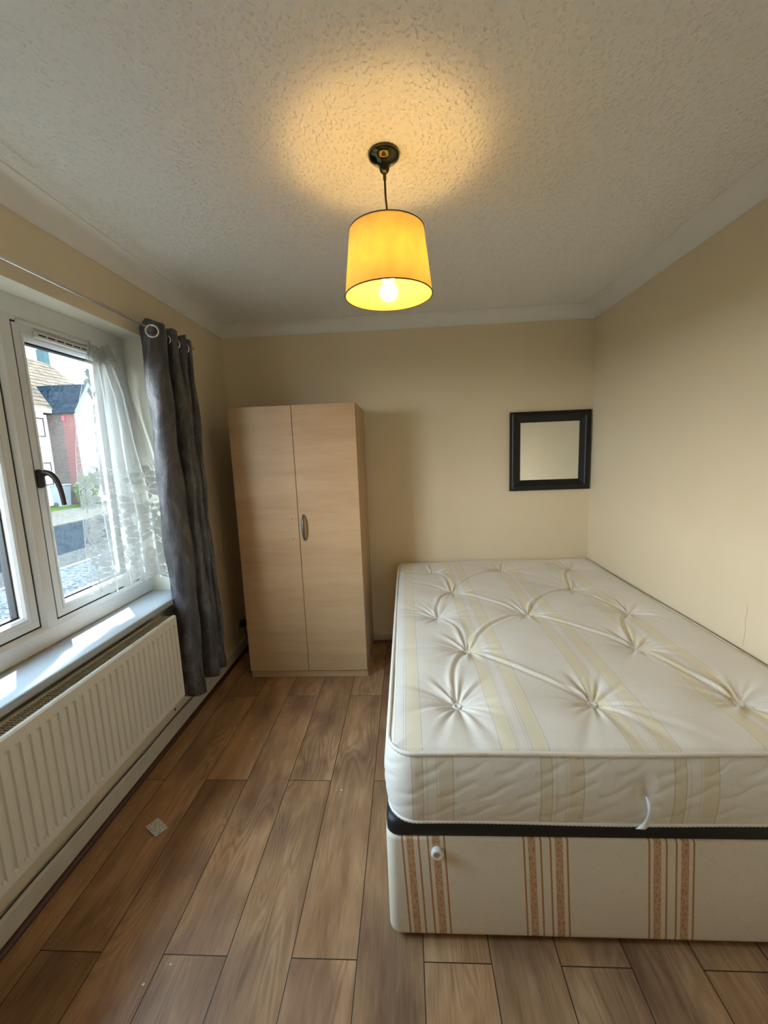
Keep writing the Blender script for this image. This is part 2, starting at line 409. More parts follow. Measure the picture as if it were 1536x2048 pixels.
rad_panel(RX, .016, 1).obj('front_panel', RADM, rad)
rad_panel(.034, .012, -1).obj('back_panel', RADM, rad)
g = MB(); gz = RZ1-.006
g.box(.0415, .045, RY0+.004, RY1-.004, gz-.010, gz); g.box(.099, .1025, RY0+.004, RY1-.004, gz-.010, gz); g.box(.0705, .0735, RY0+.004, RY1-.004, gz-.006, gz-.001)
yy = RY1-.012
while yy > RY0+.01:
    g.box(.045, .099, yy-.0022, yy+.0022, gz-.006, gz-.001, rot=Matrix.Rotation(.0, 3, 'Z')); yy -= .0115
g.obj('top_grille', RADM, rad)
for y0 in (RY1-.002, RY0): MB().box(.036, .103, y0, y0+.002, RZ0+.004, RZ1-.004).obj('end_cover', RADM, rad)
fins = MB(); yy = RY1-.02
while yy > RY0+.02: fins.box(.047, .098, yy-.001, yy+.001, RZ0+.02, RZ1-.045); yy -= .0167
fins.obj('convector_fins', RADM, rad)
for y0 in (RY1-.16, RY0+.16): MB().box(.001, .036, y0-.015, y0+.015, RZ0+.06, RZ1-.06).obj('wall_bracket', RADM, rad)
a = RY1-.018
while a > RY0+.04:
    MB().box(RX-.008, RX-.001, a-.0135, a-.003, RZ0+.026, RZ0+.036, bev=.0015, seg=1).obj('groove_end', RADM, rad); a -= .0334

# ------------------------------------------------------------------ curtain rod
CHROME = simple('brushed_steel', (.75, .75, .75), .22, metal=1., nz=.03)
rod = empty('curtain_rod', (.085, -1.7, 2.03), 'thin steel curtain rod running along the left wall above the window', 'curtain rod')
MB().tube([(.085, -2.80, 2.03), (.085, -.625, 2.03)], .0075, 16).obj('rod', CHROME, rod, auto=50)
MB().tube([(.085, -.640, 2.03), (.085, -.600, 2.03)], .0095, 16).obj('finial', CHROME, rod, auto=50)
MB().tube([(0, -.612, 2.022), (.085, -.612, 2.022)], .004, 10).lathe((0.0005, -.612, 2.022), [(.0, 0), (.016, 0), (.016, .004), (0, .006)], 20, axis='X').obj('bracket', CHROME, rod, auto=40)
MB().tube([(0, -2.72, 2.022), (.085, -2.72, 2.022)], .004, 10).lathe((0.0005, -2.72, 2.022), [(.0, 0), (.016, 0), (.016, .004), (0, .006)], 20, axis='X').obj('bracket', CHROME, rod, auto=40)

# ------------------------------------------------------------------ grey velvet curtain
def m_velvet():
    t = NT('crushed_grey_velvet'); p = t.pos()
    a = t.noise(t.scale(p, (1, 1, .45)), 11, 5, .65, 1.6); b = t.noise(t.scale(p, (1.6, 1.6, 1.3)), 30, 4, .65, 2.0); c_ = t.noise(t.scale(p, (1, 1, .12)), 260, 3)
    marks = t.remap(b, .615, .645, 0, 1)
    tone = t.m('ADD', t.m('MULTIPLY', a, .8), t.m('MULTIPLY', c_, .2))
    col = t.ramp(tone, [(.38, (.014, .0135, .018)), (.50, (.040, .038, .046)), (.62, (.115, .110, .128))])
    col = t.mix(t.m('MULTIPLY', marks, .9), col, (.008, .007, .012))
    rg = t.remap(tone, .38, .62, .42, .27)
    h = t.m('ADD', t.m('ADD', t.m('MULTIPLY', b, .9), t.m('MULTIPLY', a, .8)), t.m('MULTIPLY', c_, .2))
    return t.shade(t.bsdf(col, rg, 0, .8, t.bump(h, .45, .006), Sheen_Weight=.22, Sheen_Roughness=.3, Coat_Weight=.25, Coat_Roughness=.28))
VELVET = m_velvet()
cur = empty('curtain', (.09, -.85, 1.1), 'grey crushed velvet eyelet curtain gathered beside the window in deep folds', 'curtain')
top = catmull([(.052, -1.022, 0), (.088, -1.026, 0), (.122, -1.012, 0), (.140, -.975, 0), (.118, -.935, 0), (.075, -.915, 0), (.045, -.895, 0), (.070, -.872, 0), (.115, -.865, 0), (.130, -.850, 0), (.120, -.830, 0), (.075, -.815, 0), (.045, -.800, 0), (.075, -.780, 0), (.118, -.772, 0), (.128, -.757, 0), (.110, -.740, 0), (.070, -.728, 0), (.045, -.715, 0), (.075, -.700, 0), (.108, -.690, 0), (.112, -.675, 0), (.085, -.655, 0), (.045, -.640, 0)], 7)
bot = catmull([(.076, -1.050, 0), (.108, -1.056, 0), (.140, -1.036, 0), (.150, -.985, 0), (.135, -.945, 0), (.080, -.935, 0), (.028, -.925, 0), (.030, -.885, 0), (.085, -.870, 0), (.140, -.855, 0), (.155, -.815, 0), (.125, -.780, 0), (.055, -.775, 0), (.045, -.760, 0), (.105, -.745, 0), (.135, -.725, 0), (.125, -.700, 0), (.065, -.700, 0), (.045, -.690, 0), (.085, -.670, 0), (.120, -.655, 0), (.110, -.635, 0), (.075, -.625, 0), (.040, -.620, 0)], 7)
N = len(top); vs = []; fs = []; R_ = 110; ZT = 2.056
for i in range(R_+1):
    v_ = i/R_
    for j in range(N):
        w = v_**.8; p = top[j].lerp(bot[j], w); s_ = j/(N-1)
        ztop = ZT+.006*math.sin(s_*40)-.03*max(0, .04-s_)/.04; zb = .205+.02*math.sin(s_*19+1)-.02*s_
        wob = .006*math.sin(v_*9+s_*14)*math.sin(PI*v_)+.003*math.sin(v_*31+s_*50)
        hem = .002*(1 if v_ > .955 else 0)
        vs.append((max(.006, p.x+wob+hem+.012*math.sin(v_*PI)*math.sin(s_*7)), p.y+wob*.6, ztop+(zb-ztop)*v_))
for i in range(R_):
    for j in range(N-1): fs.append((i*N+j, i*N+j+1, (i+1)*N+j+1, (i+1)*N+j))
co = mesh('curtain_fabric', vs, fs, VELVET, cur, True)
sm = co.modifiers.new('thickness', 'SOLIDIFY'); sm.thickness = .0022; sm.offset = 0
def torus(c, nrm, R, r, n=36, k=10):
    nrm = Vector(nrm).normalized(); a = nrm.orthogonal().normalized(); b = nrm.cross(a)
    return MB().tube([Vector(c)+(a*math.cos(2*PI*i/n)+b*math.sin(2*PI*i/n))*R for i in range(n)], r, k, closed=True)
torus((.112, -1.022, 2.006), (.30, -.95, 0), .026, .0045).obj('eyelet', CHROME, cur, True)
for yy in (-.90, -.865, -.815, -.78, -.725, -.69): torus((.085, yy, 2.008), (.1, 1, 0), .0235, .0042).obj('eyelet', CHROME, cur, True)

# ------------------------------------------------------------------ lace net curtain
def m_lace():
    t = NT('white_flower_lace'); uv = t.n('ShaderNodeUVMap', uv_map='uv').outputs[0]
    u, v, _ = t.sep(uv)[:3]
    def flowers(sc, pet, off):
        mp_ = t.n('ShaderNodeVectorMath', operation='ADD'); t.put(mp_.inputs[0], uv); mp_.inputs[1].default_value = (off, off*.7, 0)
        vn = t.n('ShaderNodeTexVoronoi', feature='F1', voronoi_dimensions='2D'); t.put(vn.inputs['Vector'], mp_.outputs[0]); vn.inputs['Scale'].default_value = sc; vn.inputs['Randomness'].default_value = .8
        d = vn.outputs['Distance']; ps = t.n('ShaderNodeVectorMath', operation='SUBTRACT')
        t.put(ps.inputs[0], mp_.outputs[0]); t.put(ps.inputs[1], vn.outputs['Position'])
        xx, yy_, _z = t.sep(ps.outputs[0])[:3]
        ang = t.m('ADD', t.m('ARCTAN2', yy_, xx), t.m('MULTIPLY', t.sep(vn.outputs['Color'])[0], 6.0))
        pr_ = t.m('ABSOLUTE', t.m('SINE', t.m('MULTIPLY', ang, pet/2)))
        edge = t.m('ADD', .20, t.m('MULTIPLY', t.m('POWER', pr_, .6), .22))
        petal = t.m('MULTIPLY', t.m('LESS_THAN', d, edge), t.m('GREATER_THAN', pr_, .22)); rim = t.m('LESS_THAN', t.m('ABSOLUTE', t.m('SUBTRACT', d, edge)), .022)
        core = t.m('LESS_THAN', d, .07); petal = t.m('MULTIPLY', petal, t.m('GREATER_THAN', d, .11))
        return petal, rim, core
    p1, r1, c1 = flowers(9.0, 7, 3.1); p2, r2, c2 = flowers(15, 5, .37)
    reg = t.m('MAXIMUM', t.m('GREATER_THAN', v, .50), t.m('MULTIPLY', t.m('LESS_THAN', u, .085), t.m('GREATER_THAN', v, .20)))
    leafn = t.noise(t.scale(uv, (1, 1, 1)), 20, 1, .4, 1.2); leaf = t.m('MULTIPLY', t.m('GREATER_THAN', leafn, .57), t.m('GREATER_THAN', v, .62)); vine = t.m('MULTIPLY', t.m('LESS_THAN', t.m('ABSOLUTE', t.m('SUBTRACT', leafn, .5)), .012), reg)
    sc_ = t.m('ABSOLUTE', t.m('SINE', t.m('MULTIPLY', u, PI*9.5/.45))); hem = t.m('SUBTRACT', v, t.m('MULTIPLY', sc_, .030))
    hemb = t.m('MULTIPLY', t.m('LESS_THAN', t.m('ABSOLUTE', t.m('SINE', t.m('MULTIPLY', hem, 210.0))), .5), t.m('GREATER_THAN', hem, .955))
    solid = t.m('MULTIPLY', t.m('MAXIMUM', t.m('MAXIMUM', p1, c1), t.m('MULTIPLY', p2, t.m('GREATER_THAN', v, .66))), reg)
    solid = t.m('MAXIMUM', t.m('MAXIMUM', solid, hemb), t.m('MULTIPLY', leaf, .0))
    lines = t.m('MULTIPLY', t.m('MAXIMUM', t.m('MAXIMUM', r1, t.m('MULTIPLY', r2, t.m('GREATER_THAN', v, .66))), vine), reg)
    net = t.noise(t.scale(uv, (6, .8, 1)), 5, 3)
    base = t.m('MULTIPLY', t.m('ADD', t.remap(u, .03, .13, .10, .50), t.m('MULTIPLY', net, .30)), t.remap(v, .46, .64, 1.0, .58))
    al = t.m('MAXIMUM', base, t.m('MAXIMUM', t.m('MULTIPLY', solid, .80), t.m('MULTIPLY', lines, .9)))
    al = t.m('MAXIMUM', al, t.m('MULTIPLY', t.m('LESS_THAN', u, .004), .6), clamp=True)
    fr_ = t.m('MULTIPLY', t.m('LESS_THAN', v, .06), .25); al = t.m('ADD', al, fr_, clamp=True)
    tr = t.n('ShaderNodeBsdfTransparent'); df = t.n('ShaderNodeBsdfDiffuse'); df.inputs[0].default_value = (.80, .80, .76, 1)
    tl = t.n('ShaderNodeBsdfTranslucent'); t.put(tl.inputs[0], t.mix(solid, (.36, .36, .33), (.20, .205, .20)))
    m1 = t.n('ShaderNodeMixShader'); m1.inputs[0].default_value = .42; t.t.links.new(df.outputs[0], m1.inputs[1]); t.t.links.new(tl.outputs[0], m1.inputs[2])
    m2 = t.n('ShaderNodeMixShader'); t.put(m2.inputs[0], al); t.t.links.new(tr.outputs[0], m2.inputs[1]); t.t.links.new(m1.outputs[0], m2.inputs[2])
    return t.shade(m2.outputs[0])
LACE = m_lace()
Lk = [(0, -.100, -1.150, 1.945), (.15, -.094, -1.225, 1.77), (.26, -.086, -1.275, 1.66), (.43, -.075, -1.335, 1.475), (.53, -.068, -1.362, 1.357), (.68, -.064, -1.368, 1.196), (.80, -.058, -1.378, 1.075), (1.0, -.048, -1.386, .915)]
Rk = [(0, -.094, -1.045, 1.958), (.10, -.084, -.985, 1.86), (.18, -.074, -.940, 1.76), (.30, -.056, -.918, 1.623), (.43, -.030, -.914, 1.474), (.56, .000, -.914, 1.323), (.74, .030, -.936, 1.12), (.89, .050, -.961, .943), (1.0, .060, -.981, .84)]
def interp(K, v):
    return Vector([np.interp(v, [k[0] for k in K], [k[i] for k in K]) for i in (1, 2, 3)])
NU, NV = 150, 170; vs = []; fs = []; uvs = []
for i in range(NV+1):
    v_ = i/NV; a = interp(Lk, v_); b = interp(Rk, v_)
    for j in range(NU+1):
        u = j/NU; w = u
        p = a.lerp(b, w)
        amp = (.012+.010*v_+.008*math.exp(-v_/.12))*(min(1, u*6))*(min(1, (1-u)*8+.15))
        f = math.sin(u*PI*11+1.3*math.sin(v_*3))*.6+math.sin(u*PI*23+2*v_)*.25*(1-v_*.6)
        px_ = p.x+amp*f+.004*math.sin(v_*13+u*8)
        py_ = p.y+.012*math.cos(u*PI*11)*min(1, u*5)*min(1, (1-u)*5)
        sc = .016*abs(math.sin(u*PI*9.5))*max(0, (v_-.93)/.07)+.02*math.sin(u*5+1)*max(0, (v_-.6)/.4)
        kn = .5*math.exp(-((v_-.03)/.03)**2)*.01*math.sin(u*90)
        pz_ = p.z-sc-(.035*math.sin(u*PI)*(1-v_)**3)
        px_ = max(px_, -.118)
        if px_ < .004: py_ = min(py_, WY1-.003)
        if pz_ < .775 : px_ = px_
        vs.append((px_+kn, py_, pz_)); uvs.append((u*.45, v_*1.05))
for i in range(NV):
    for j in range(NU): fs.append((i*(NU+1)+j, i*(NU+1)+j+1, (i+1)*(NU+1)+j+1, (i+1)*(NU+1)+j))
lo = mesh('net_curtain', vs, fs, LACE, None, True, uvs=uvs)
tag(lo, 'white flower-patterned lace net curtain with scalloped hem, bunched at the window top corner', 'net curtain')

# ------------------------------------------------------------------ wardrobe
def m_beech(name, along='X', col=1.0):
    t = NT(name); p = t.pos()
    s1_ = (.12, 1, 1) if along == 'X' else (1, 1, .12)
    a = t.noise(t.scale(p, s1_), 9, 4, .55, .4); f = t.noise(t.scale(p, tuple(k if k == 1 else .03 for k in s1_)), 190, 3, .6)
    b = t.noise(t.scale(p, s1_), 34, 3, .6, .3)
    v_ = t.m('ADD', t.m('ADD', t.m('MULTIPLY', a, .55), t.m('MULTIPLY', f, .25)), t.m('MULTIPLY', b, .2))
    c = t.ramp(v_, [(.3, tuple(k*col for k in (.46, .285, .145))), (.5, tuple(k*col for k in (.545, .355, .195))), (.72, tuple(k*col for k in (.62, .425, .25)))])
    return t.shade(t.bsdf(c, .42, 0, .4))
BEECH = m_beech('beech_laminate_across'); BEECHV = m_beech('beech_laminate_upright', 'Z', .94)
X0, X1, Y0, Y1, H = .2104, .9683, -.4926, -.033, 1.7107
wr = empty('wardrobe', ((X0+X1)/2, (Y0+Y1)/2, 0), 'light beech wardrobe with two plain doors standing against the back wall', 'wardrobe')
T = .016
MB().box(X0, X0+T, Y0, Y1, 0, H-.001, bev=.0006, seg=1).obj('side_panel', BEECHV, wr)
MB().box(X1-T, X1, Y0, Y1, 0, H-.001, bev=.0006, seg=1).obj('side_panel', BEECHV, wr)
MB().box(X0+T, X1-T, Y0+.001, Y1, H-T, H-.001).obj('top_panel', BEECH, wr)
MB().box(X0+T, X1-T, Y0+.003, Y0+.018, .001, .052).obj('plinth', BEECH, wr)
MB().box(X0+T, X1-T, Y0+.03, Y1-.006, .052, .066).obj('base_panel', BEECH, wr)
MB().box(X0+T, X1-T, Y1-.006, Y1-.002, .03, H-T).obj('back_panel', simple('hardboard', (.4, .3, .2), .8), wr)
xm = (X0+X1)/2
dl = MB().box(X0-.001, xm-.0015, Y0-.0175, Y0-.0015, .054, H, bev=.0012, seg=1).obj('door', BEECH, wr)
dr = MB().box(xm+.0015, X1-.003, Y0-.0175, Y0-.0015, .054, H, bev=.0012, seg=1).obj('door', BEECH, wr)
for z in (1.040, .915): MB().lathe((.550, Y0-.0182, z), [(.0001, -.0002), (.0028, -.0002), (.0028, .001)], 12, axis='Y', cap=True).obj('screw_hole', DARK, dl)
hp = catmull([(.622, Y0-.0175, 1.062), (.622, Y0-.030, 1.055), (.622, Y0-.041, 1.03), (.622, Y0-.045, .984), (.622, Y0-.041, .938), (.622, Y0-.030, .913), (.622, Y0-.0175, .906)], 8)
hv = []; hf = []
for i, p in enumerate(hp):
    tt = (hp[min(i+1, len(hp)-1)]-hp[max(i-1, 0)]).normalized(); nn = Vector((1, 0, 0)).cross(tt)
    wd = .0075-.002*math.cos(i/(len(hp)-1)*2*PI)
    for k in range(12):
        a = 2*PI*k/12; hv.append(p+Vector((1, 0, 0))*wd*math.cos(a)+nn*.0035*math.sin(a))
for i in range(len(hp)-1):
    for k in range(12): hf.append((i*12+k, i*12+(k+1) % 12, (i+1)*12+(k+1) % 12, (i+1)*12+k))
mesh('door_handle', hv, hf, simple('satin_nickel', (.13, .12, .11), .38, metal=.6), dr, True)
sc = tag(MB().box(.50, .60, -.31, -.285, H-.0008, H+.007, bev=.002, rot=Matrix.Rotation(.3, 3, 'Z')).obj('wood_scrap', BEECHV), 'small wood scrap lying flat on top of the beech wardrobe', 'wood scrap')

# ------------------------------------------------------------------ mirror on the back wall
mx0, mx1, mz0, mz1 = 1.972, 2.514, 1.112, 1.652
mir = empty('wall_mirror', ((mx0+mx1)/2, -.002, mz0), 'small square black-framed mirror on the back wall near the right corner', 'mirror')
mp_ = [(0, -.001), (0, -.021), (.003, -.024), (.012, -.025), (.018, -.029), (.024, -.031), (.034, -.030), (.039, -.026), (.043, -.024), (.060, -.0185), (.071, -.013), (.073, -.010), (.073, -.001)]
MB().ring(mx0, mx1, mz0, mz1, mp_, 'XZ').obj('mirror_frame', simple('black_satin_paint', (.010, .010, .010), .42, spec=.4, nz=.1), mir, auto=12)
tm = NT('mirror_silvering'); MB().box(mx0+.072, mx1-.072, -.0095, -.004, mz0+.072, mz1-.072).obj('mirror_glass', tm.shade(tm.bsdf((.86, .88, .86), .03, 1.0, .5)), mir)

# ------------------------------------------------------------------ ceiling pendant
LX, LY = 1.212, -1.557
pl = empty('pendant_lamp', (LX, LY, CH), 'lit ceiling pendant with a pale drum shade, brass-black ceiling rose and dark cord', 'pendant lamp')
ROSE = simple('black_nickel', (.10, .085, .05), .12, metal=1., nz=.02)
MB().lathe((LX, LY, CH), [(0, 0), (.047, 0), (.0485, -.003), (.047, -.010), (.040, -.017), (.028, -.023), (.020, -.030), (.0165, -.038), (.0135, -.048), (.007, -.055), (0, -.056)], 48).obj('ceiling_rose', ROSE, pl, auto=60)
MB().tube([(LX, LY, CH-.054), (LX, LY, CH-.072)], .0052, 14).obj('cord_grip', simple('dark_plastic', (.03, .02, .012), .4), pl, auto=50)
cp = catmull([(LX, LY, CH-.066), (LX+.0008, LY, CH-.12), (LX+.003, LY, 2.16), (LX+.002, LY, 2.09), (LX, LY, 2.068)], 8)
MB().tube(cp, .0032, 10).obj('cord', simple('brown_cord', (.035, .018, .010), .6), pl, auto=60)
def m_shade(name, col, gloss, tr):
    t = NT(name); sp = t.sep()
    dx = t.m('SUBTRACT', sp[0], LX); dy = t.m('SUBTRACT', sp[1], LY); an = t.m('ARCTAN2', dy, dx)
    wv = t.noise(t.comb(t.m('MULTIPLY', an, 60.0), t.m('MULTIPLY', sp[2], 700.0), 0), 1.0, 2); slub = t.noise(t.comb(t.m('MULTIPLY', an, 2.2), t.m('MULTIPLY', sp[2], 9.0), 0), 2.0, 3)
    c = t.mix(1.0, col, t.ramp(t.m('ADD', t.m('MULTIPLY', wv, .3), t.m('MULTIPLY', slub, .7)), [(.35, (.90, .89, .87)), (.65, (1, 1, 1))]), 'MULTIPLY')
    d = t.n('ShaderNodeBsdfDiffuse'); t.put(d.inputs[0], c); l = t.n('ShaderNodeBsdfTranslucent'); t.put(l.inputs[0], c)
    a = t.n('ShaderNodeMixShader'); a.inputs[0].default_value = tr; t.t.links.new(d.outputs[0], a.inputs[1]); t.t.links.new(l.outputs[0], a.inputs[2])
    g_ = t.n('ShaderNodeBsdfGlossy'); g_.inputs['Roughness'].default_value = .12
    b = t.n('ShaderNodeMixShader'); b.inputs[0].default_value = gloss; t.t.links.new(a.outputs[0], b.inputs[1]); t.t.links.new(g_.outputs[0], b.inputs[2])
    return t.shade(b.outputs[0])
ZB, ZTp, RB, RT = 1.907, 2.095, .1375, .1155
n = 96
sh = MB().lathe((LX, LY, 0), [(RB, ZB), (RT, ZTp)], n).obj('lamp_shade', m_shade('shade_fabric', (.86, .76, .52), .0, .40), pl, True, fix=False)
MB().lathe((LX, LY, 0), [(RB-.0012, ZB+.0005), (RT-.0012, ZTp-.0005)], n).obj('shade_lining', m_shade('glossy_shade_lining', (.92, .80, .24), .05, .38), sh, True, fix=False)
TRIMM = simple('brown_shade_trim', (.10, .055, .022), .6)
MB().tube([(LX+(RB-.0004)*math.cos(2*PI*k/n), LY+(RB-.0004)*math.sin(2*PI*k/n), ZB) for k in range(n)], .0019, 8, closed=True).obj('shade_trim', TRIMM, sh, True)
MB().tube([(LX+(RT-.0004)*math.cos(2*PI*k/n), LY+(RT-.0004)*math.sin(2*PI*k/n), ZTp) for k in range(n)], .0019, 8, closed=True).obj('shade_trim', TRIMM, sh, True)
sp_ = MB()
for k in range(3):
    a = 2*PI*k/3+.4; sp_.tube([(LX+.018*math.cos(a), LY+.018*math.sin(a), 2.045), (LX+.03*math.cos(a), LY+.03*math.sin(a), 2.06), (LX+(RT-.001)*math.cos(a), LY+(RT-.001)*math.sin(a), ZTp-.004)], .0013, 6)
sp_.tube([(LX+.0195*math.cos(2*PI*k/24), LY+.0195*math.sin(2*PI*k/24), 2.045) for k in range(24)], .0015, 6, closed=True)
sp_.obj('shade_carrier', simple('white_wire', (.7, .7, .68), .4), pl)
MB().lathe((LX, LY, 0), [(0, 2.070), (.010, 2.069), (.014, 2.060), (.017, 2.050), (.017, 2.022), (.014, 2.020), (0, 2.020)], 24).obj('bulb_holder', simple('white_holder', (.75, .75, .72), .4), pl, auto=40)
eb = NT('lit_bulb'); em = eb.n('ShaderNodeEmission'); em.inputs[0].default_value = (1.0, .62, .20, 1); em.inputs[1].default_value = 88
MB().lathe((LX, LY, 0), [(0, 1.947), (.010, 1.949), (.019, 1.955), (.025, 1.964), (.0275, 1.975), (.026, 1.987), (.020, 2.000), (.014, 2.010), (.012, 2.020)], 32).obj('light_bulb', eb.shade(em.outputs[0]), pl, True)

# ------------------------------------------------------------------ bed
BX0, BX1, BY0, BY1 = 1.160, 2.512, -1.932, -.045
def stripes(t, x, starts_period, start, parts, z=None, lean=0.):
    """1 where one of the parts (offset, width) of the repeat lies"""
    if z is not None and lean: x = t.m('SUBTRACT', x, t.m('MULTIPLY', t.m('SUBTRACT', .345, z), lean))
    ph = t.m('SUBTRACT', x, start-starts_period*20); ph = t.m('MODULO', ph, starts_period); acc = None
    for o_, w_ in parts:
        k = t.m('LESS_THAN', t.m('ABSOLUTE', t.m('SUBTRACT', ph, o_+w_/2)), w_/2)
        acc = k if acc is None else t.m('MAXIMUM', acc, k)
    return acc, ph
def damask(t, sc=18):
    a = t.noise(sc=sc, det=2, rough=.5, dist=2.5); return t.m('LESS_THAN', t.m('ABSOLUTE', t.m('SUBTRACT', a, .5)), .022)
def m_base():
    t = NT('ivory_divan_fabric_with_gold_stripes'); x, y, z = t.sep()[:3]
    thin, ph = stripes(t, x, .337, 1.203, [(0, .0052), (.046, .0052), (.072, .0052), (.118, .0052)], z, .05)
    band, ph = stripes(t, x, .337, 1.203, [(.014, .020), (.087, .021)], z, .05)
    base = t.mix(t.m('MULTIPLY', damask(t, 22), .35), (.72, .62, .49), (.62, .52, .41))
    w = t.vor(t.comb(t.m('MULTIPLY', x, 1.), y, t.m('MULTIPLY', z, .55)), 95, 'DISTANCE_TO_EDGE'); sw = t.m('LESS_THAN', w, .12)
    bandc = t.mix(sw, (.48, .245, .11), (.56, .35, .19))
    c = t.mix(thin, base, (.42, .20, .07)); c = t.mix(band, c, bandc)
    # stripes only lie on the foot and the long side as woven
    wv = t.noise(sc=900, det=1)
    return t.shade(t.bsdf(c, .75, 0, .25, t.bump(wv, .15, .001), Sheen_Weight=.15))
BASEM = m_base()
bb = empty('divan_base', ((BX0+BX1)/2, (BY0+BY1)/2, .018), 'ivory fabric divan bed base with orange-gold vertical stripes, under the mattress on the laminate floor', 'bed base')
def rrect(x0, x1, y0, y1, r, seg=8, step=.01):
    P = []
    for cx, cy, a0 in ((x1-r, y1-r, 0), (x0+r, y1-r, PI/2), (x0+r, y0+r, PI), (x1-r, y0+r, 3*PI/2)):
        for k in range(seg+1):
            a = a0+PI/2*k/seg; P.append((cx+r*math.cos(a), cy+r*math.sin(a)))
    out = []
    for i in range(len(P)):
        a = Vector(P[i]); b = Vector(P[(i+1) % len(P)]); d = (b-a).length; k = max(1, int(round(d/step)))
        for j in range(k): out.append(a.lerp(b, j/k))
    return out
def loft(rings):
    n = len(rings[0]); vs = [p for r in rings for p in r]; fs = []
    for i in range(len(rings)-1):
        for k in range(n): fs.append((i*n+k, i*n+(k+1) % n, (i+1)*n+(k+1) % n, (i+1)*n+k))
    return MB().add(vs, fs+[tuple(range(n-1, -1, -1)), tuple((len(rings)-1)*n+k for k in range(n))])
def inset_loop(x0, x1, y0, y1, r, d, z, step=.03):
    return [(p.x, p.y, z) for p in rrect(x0+d, x1-d, y0+d, y1-d, max(.004, r-d), 6, step)]
def same(r0_, r, d, z):   # shrink loop r0 towards inside by d (keeps the vertex count)
    cx, cy = (BX0+BX1)/2, (BY0+BY1)/2; hx, hy = (BX1-BX0)/2, (BY1-BY0)/2
    return [(cx+(p[0]-cx)*(hx-d)/hx, cy+(p[1]-cy)*(hy-d)/hy, z) for p in r0_]
L0 = [(p.x, p.y) for p in rrect(BX0, BX1, BY0, BY1, .03, 8, .03)]
loft([same(L0, 0, .010, .018), same(L0, 0, .002, .024), same(L0, 0, 0, .034), same(L0, 0, 0, .335), same(L0, 0, .002, .342), same(L0, 0, .008, .346)]).obj('upholstered_base', BASEM, bb, auto=60)
BLK = simple('black_nonslip_fabric', (.006, .007, .008), .55, nz=.2, nsc=80, bump=.2)
loft([same(L0, 0, .006, .3462), same(L0, 0, .003, .352), same(L0, 0, .003, .385), same(L0, 0, .012, .396)]).obj('top_cover', BLK, bb, auto=60)
for x, y in ((BX0+.12, BY0+.12), (BX1-.12, BY0+.12), (BX0+.12, BY1-.12), (BX1-.12, BY1-.12)):
    MB().lathe((x, y, 0), [(0, .0005), (.03, .0005), (.03, .020), (0, .020)], 20).obj('castor', DARK, bb)
MB().lathe((1.304, BY0-.014, .303), [(0, .008), (.0085, .008), (.0085, 0.0), (.0125, -.0018), (.0165, 0), (.0180, .004), (.0175, .010), (.016, .0145)], 28, axis='Y').obj('headboard_bolt_cap', simple('white_plastic_cap', (.80, .76, .68), .35), bb, auto=50)

# mattress
MX0, MX1, MY0_, MY1_, MZ0, MZ1 = 1.176, 2.506, -1.937, -.022, .398, .606
def mat_fabric(name, side=False):
    t = NT(name); x, y, z = t.sep()[:3]
    if side:
        st, ph = stripes(t, x, .342, 1.238, [(0, .032), (.040, .004), (.066, .004), (.074, .040)]); ln, ph = stripes(t, x, .342, 1.238, [(-.0, .003), (.029, .003), (.111, .003)])
    else:
        st, ph = stripes(t, x, .3395, 1.482, [(.004, .036), (.086, .038)]); ln, ph = stripes(t, x, .3395, 1.482, [(-.0, .0025), (.042, .0025), (.082, .0025), (.126, .0025), (.0495, .0015), (.0745, .0015)])
    dm = t.m('MULTIPLY', damask(t, 16), .30); sp2 = t.vor(sc=220); spk = t.m('MULTIPLY', t.m('LESS_THAN', sp2, .35), st)
    c = t.mix(dm, (.80, .755, .68), (.72, .68, .62))
    c = t.mix(t.m('MULTIPLY', st, .68 if not side else .6), c, (.77, .685, .46) if not side else (.70, .60, .42)); c = t.mix(t.m('MULTIPLY', spk, .25), c, (.83, .76, .58)); c = t.mix(t.m('MULTIPLY', ln, .75), c, (.55, .50, .36))
    f = t.noise(sc=60, det=3, rough=.6)
    return t.shade(t.bsdf(c, .48, 0, .42, t.bump(t.m('ADD', f, dm), .12, .003), Sheen_Weight=.25, Sheen_Roughness=.4))
TICK = mat_fabric('ivory_damask_ticking'); TICKS = mat_fabric('ivory_damask_border', True)
PIPE = simple('cream_piping', (.80, .74, .64), .55, nz=.05)
mt = empty('mattress', ((MX0+MX1)/2, (MY0_+MY1_)/2, MZ0), 'ivory button-tufted double mattress with pale gold stripes, on the divan base', 'mattress')
BT = [(1.392, -1.705), (1.823, -1.698), (2.269, -1.701), (1.478, -1.342), (2.147, -1.337), (1.384, -.997), (1.82, -.978), (2.302, -.98), (1.495, -.644), (2.168, -.641), (1.40, -.25), (1.862, -.235), (2.32, -.24)]
LINKS = [(0, 3), (3, 1), (3, 5), (3, 6), (6, 4), (4, 2), (4, 7), (5, 8), (8, 6), (6, 9), (9, 7), (8, 11), (9, 11), (8, 10), (9, 12)]
NX, NY = 360, 500
gx = np.linspace(MX0, MX1, NX+1); gy = np.linspace(MY0_, MY1_, NY+1)
GX, GY = np.meshgrid(gx, gy)
cx_, cy_, hx_, hy_, rc_ = (MX0+MX1)/2, (MY0_+MY1_)/2, (MX1-MX0)/2, (MY1_-MY0_)/2, .075
ax_ = np.abs(GX-cx_)-(hx_-rc_); ay_ = np.abs(GY-cy_)-(hy_-rc_)
inC = (ax_ > 0) & (ay_ > 0); mx_ = np.maximum(ax_, ay_); dl_ = np.sqrt(ax_**2+ay_**2)+1e-9
kx = np.where(inC, ax_*mx_/dl_, ax_); ky = np.where(inC, ay_*mx_/dl_, ay_)
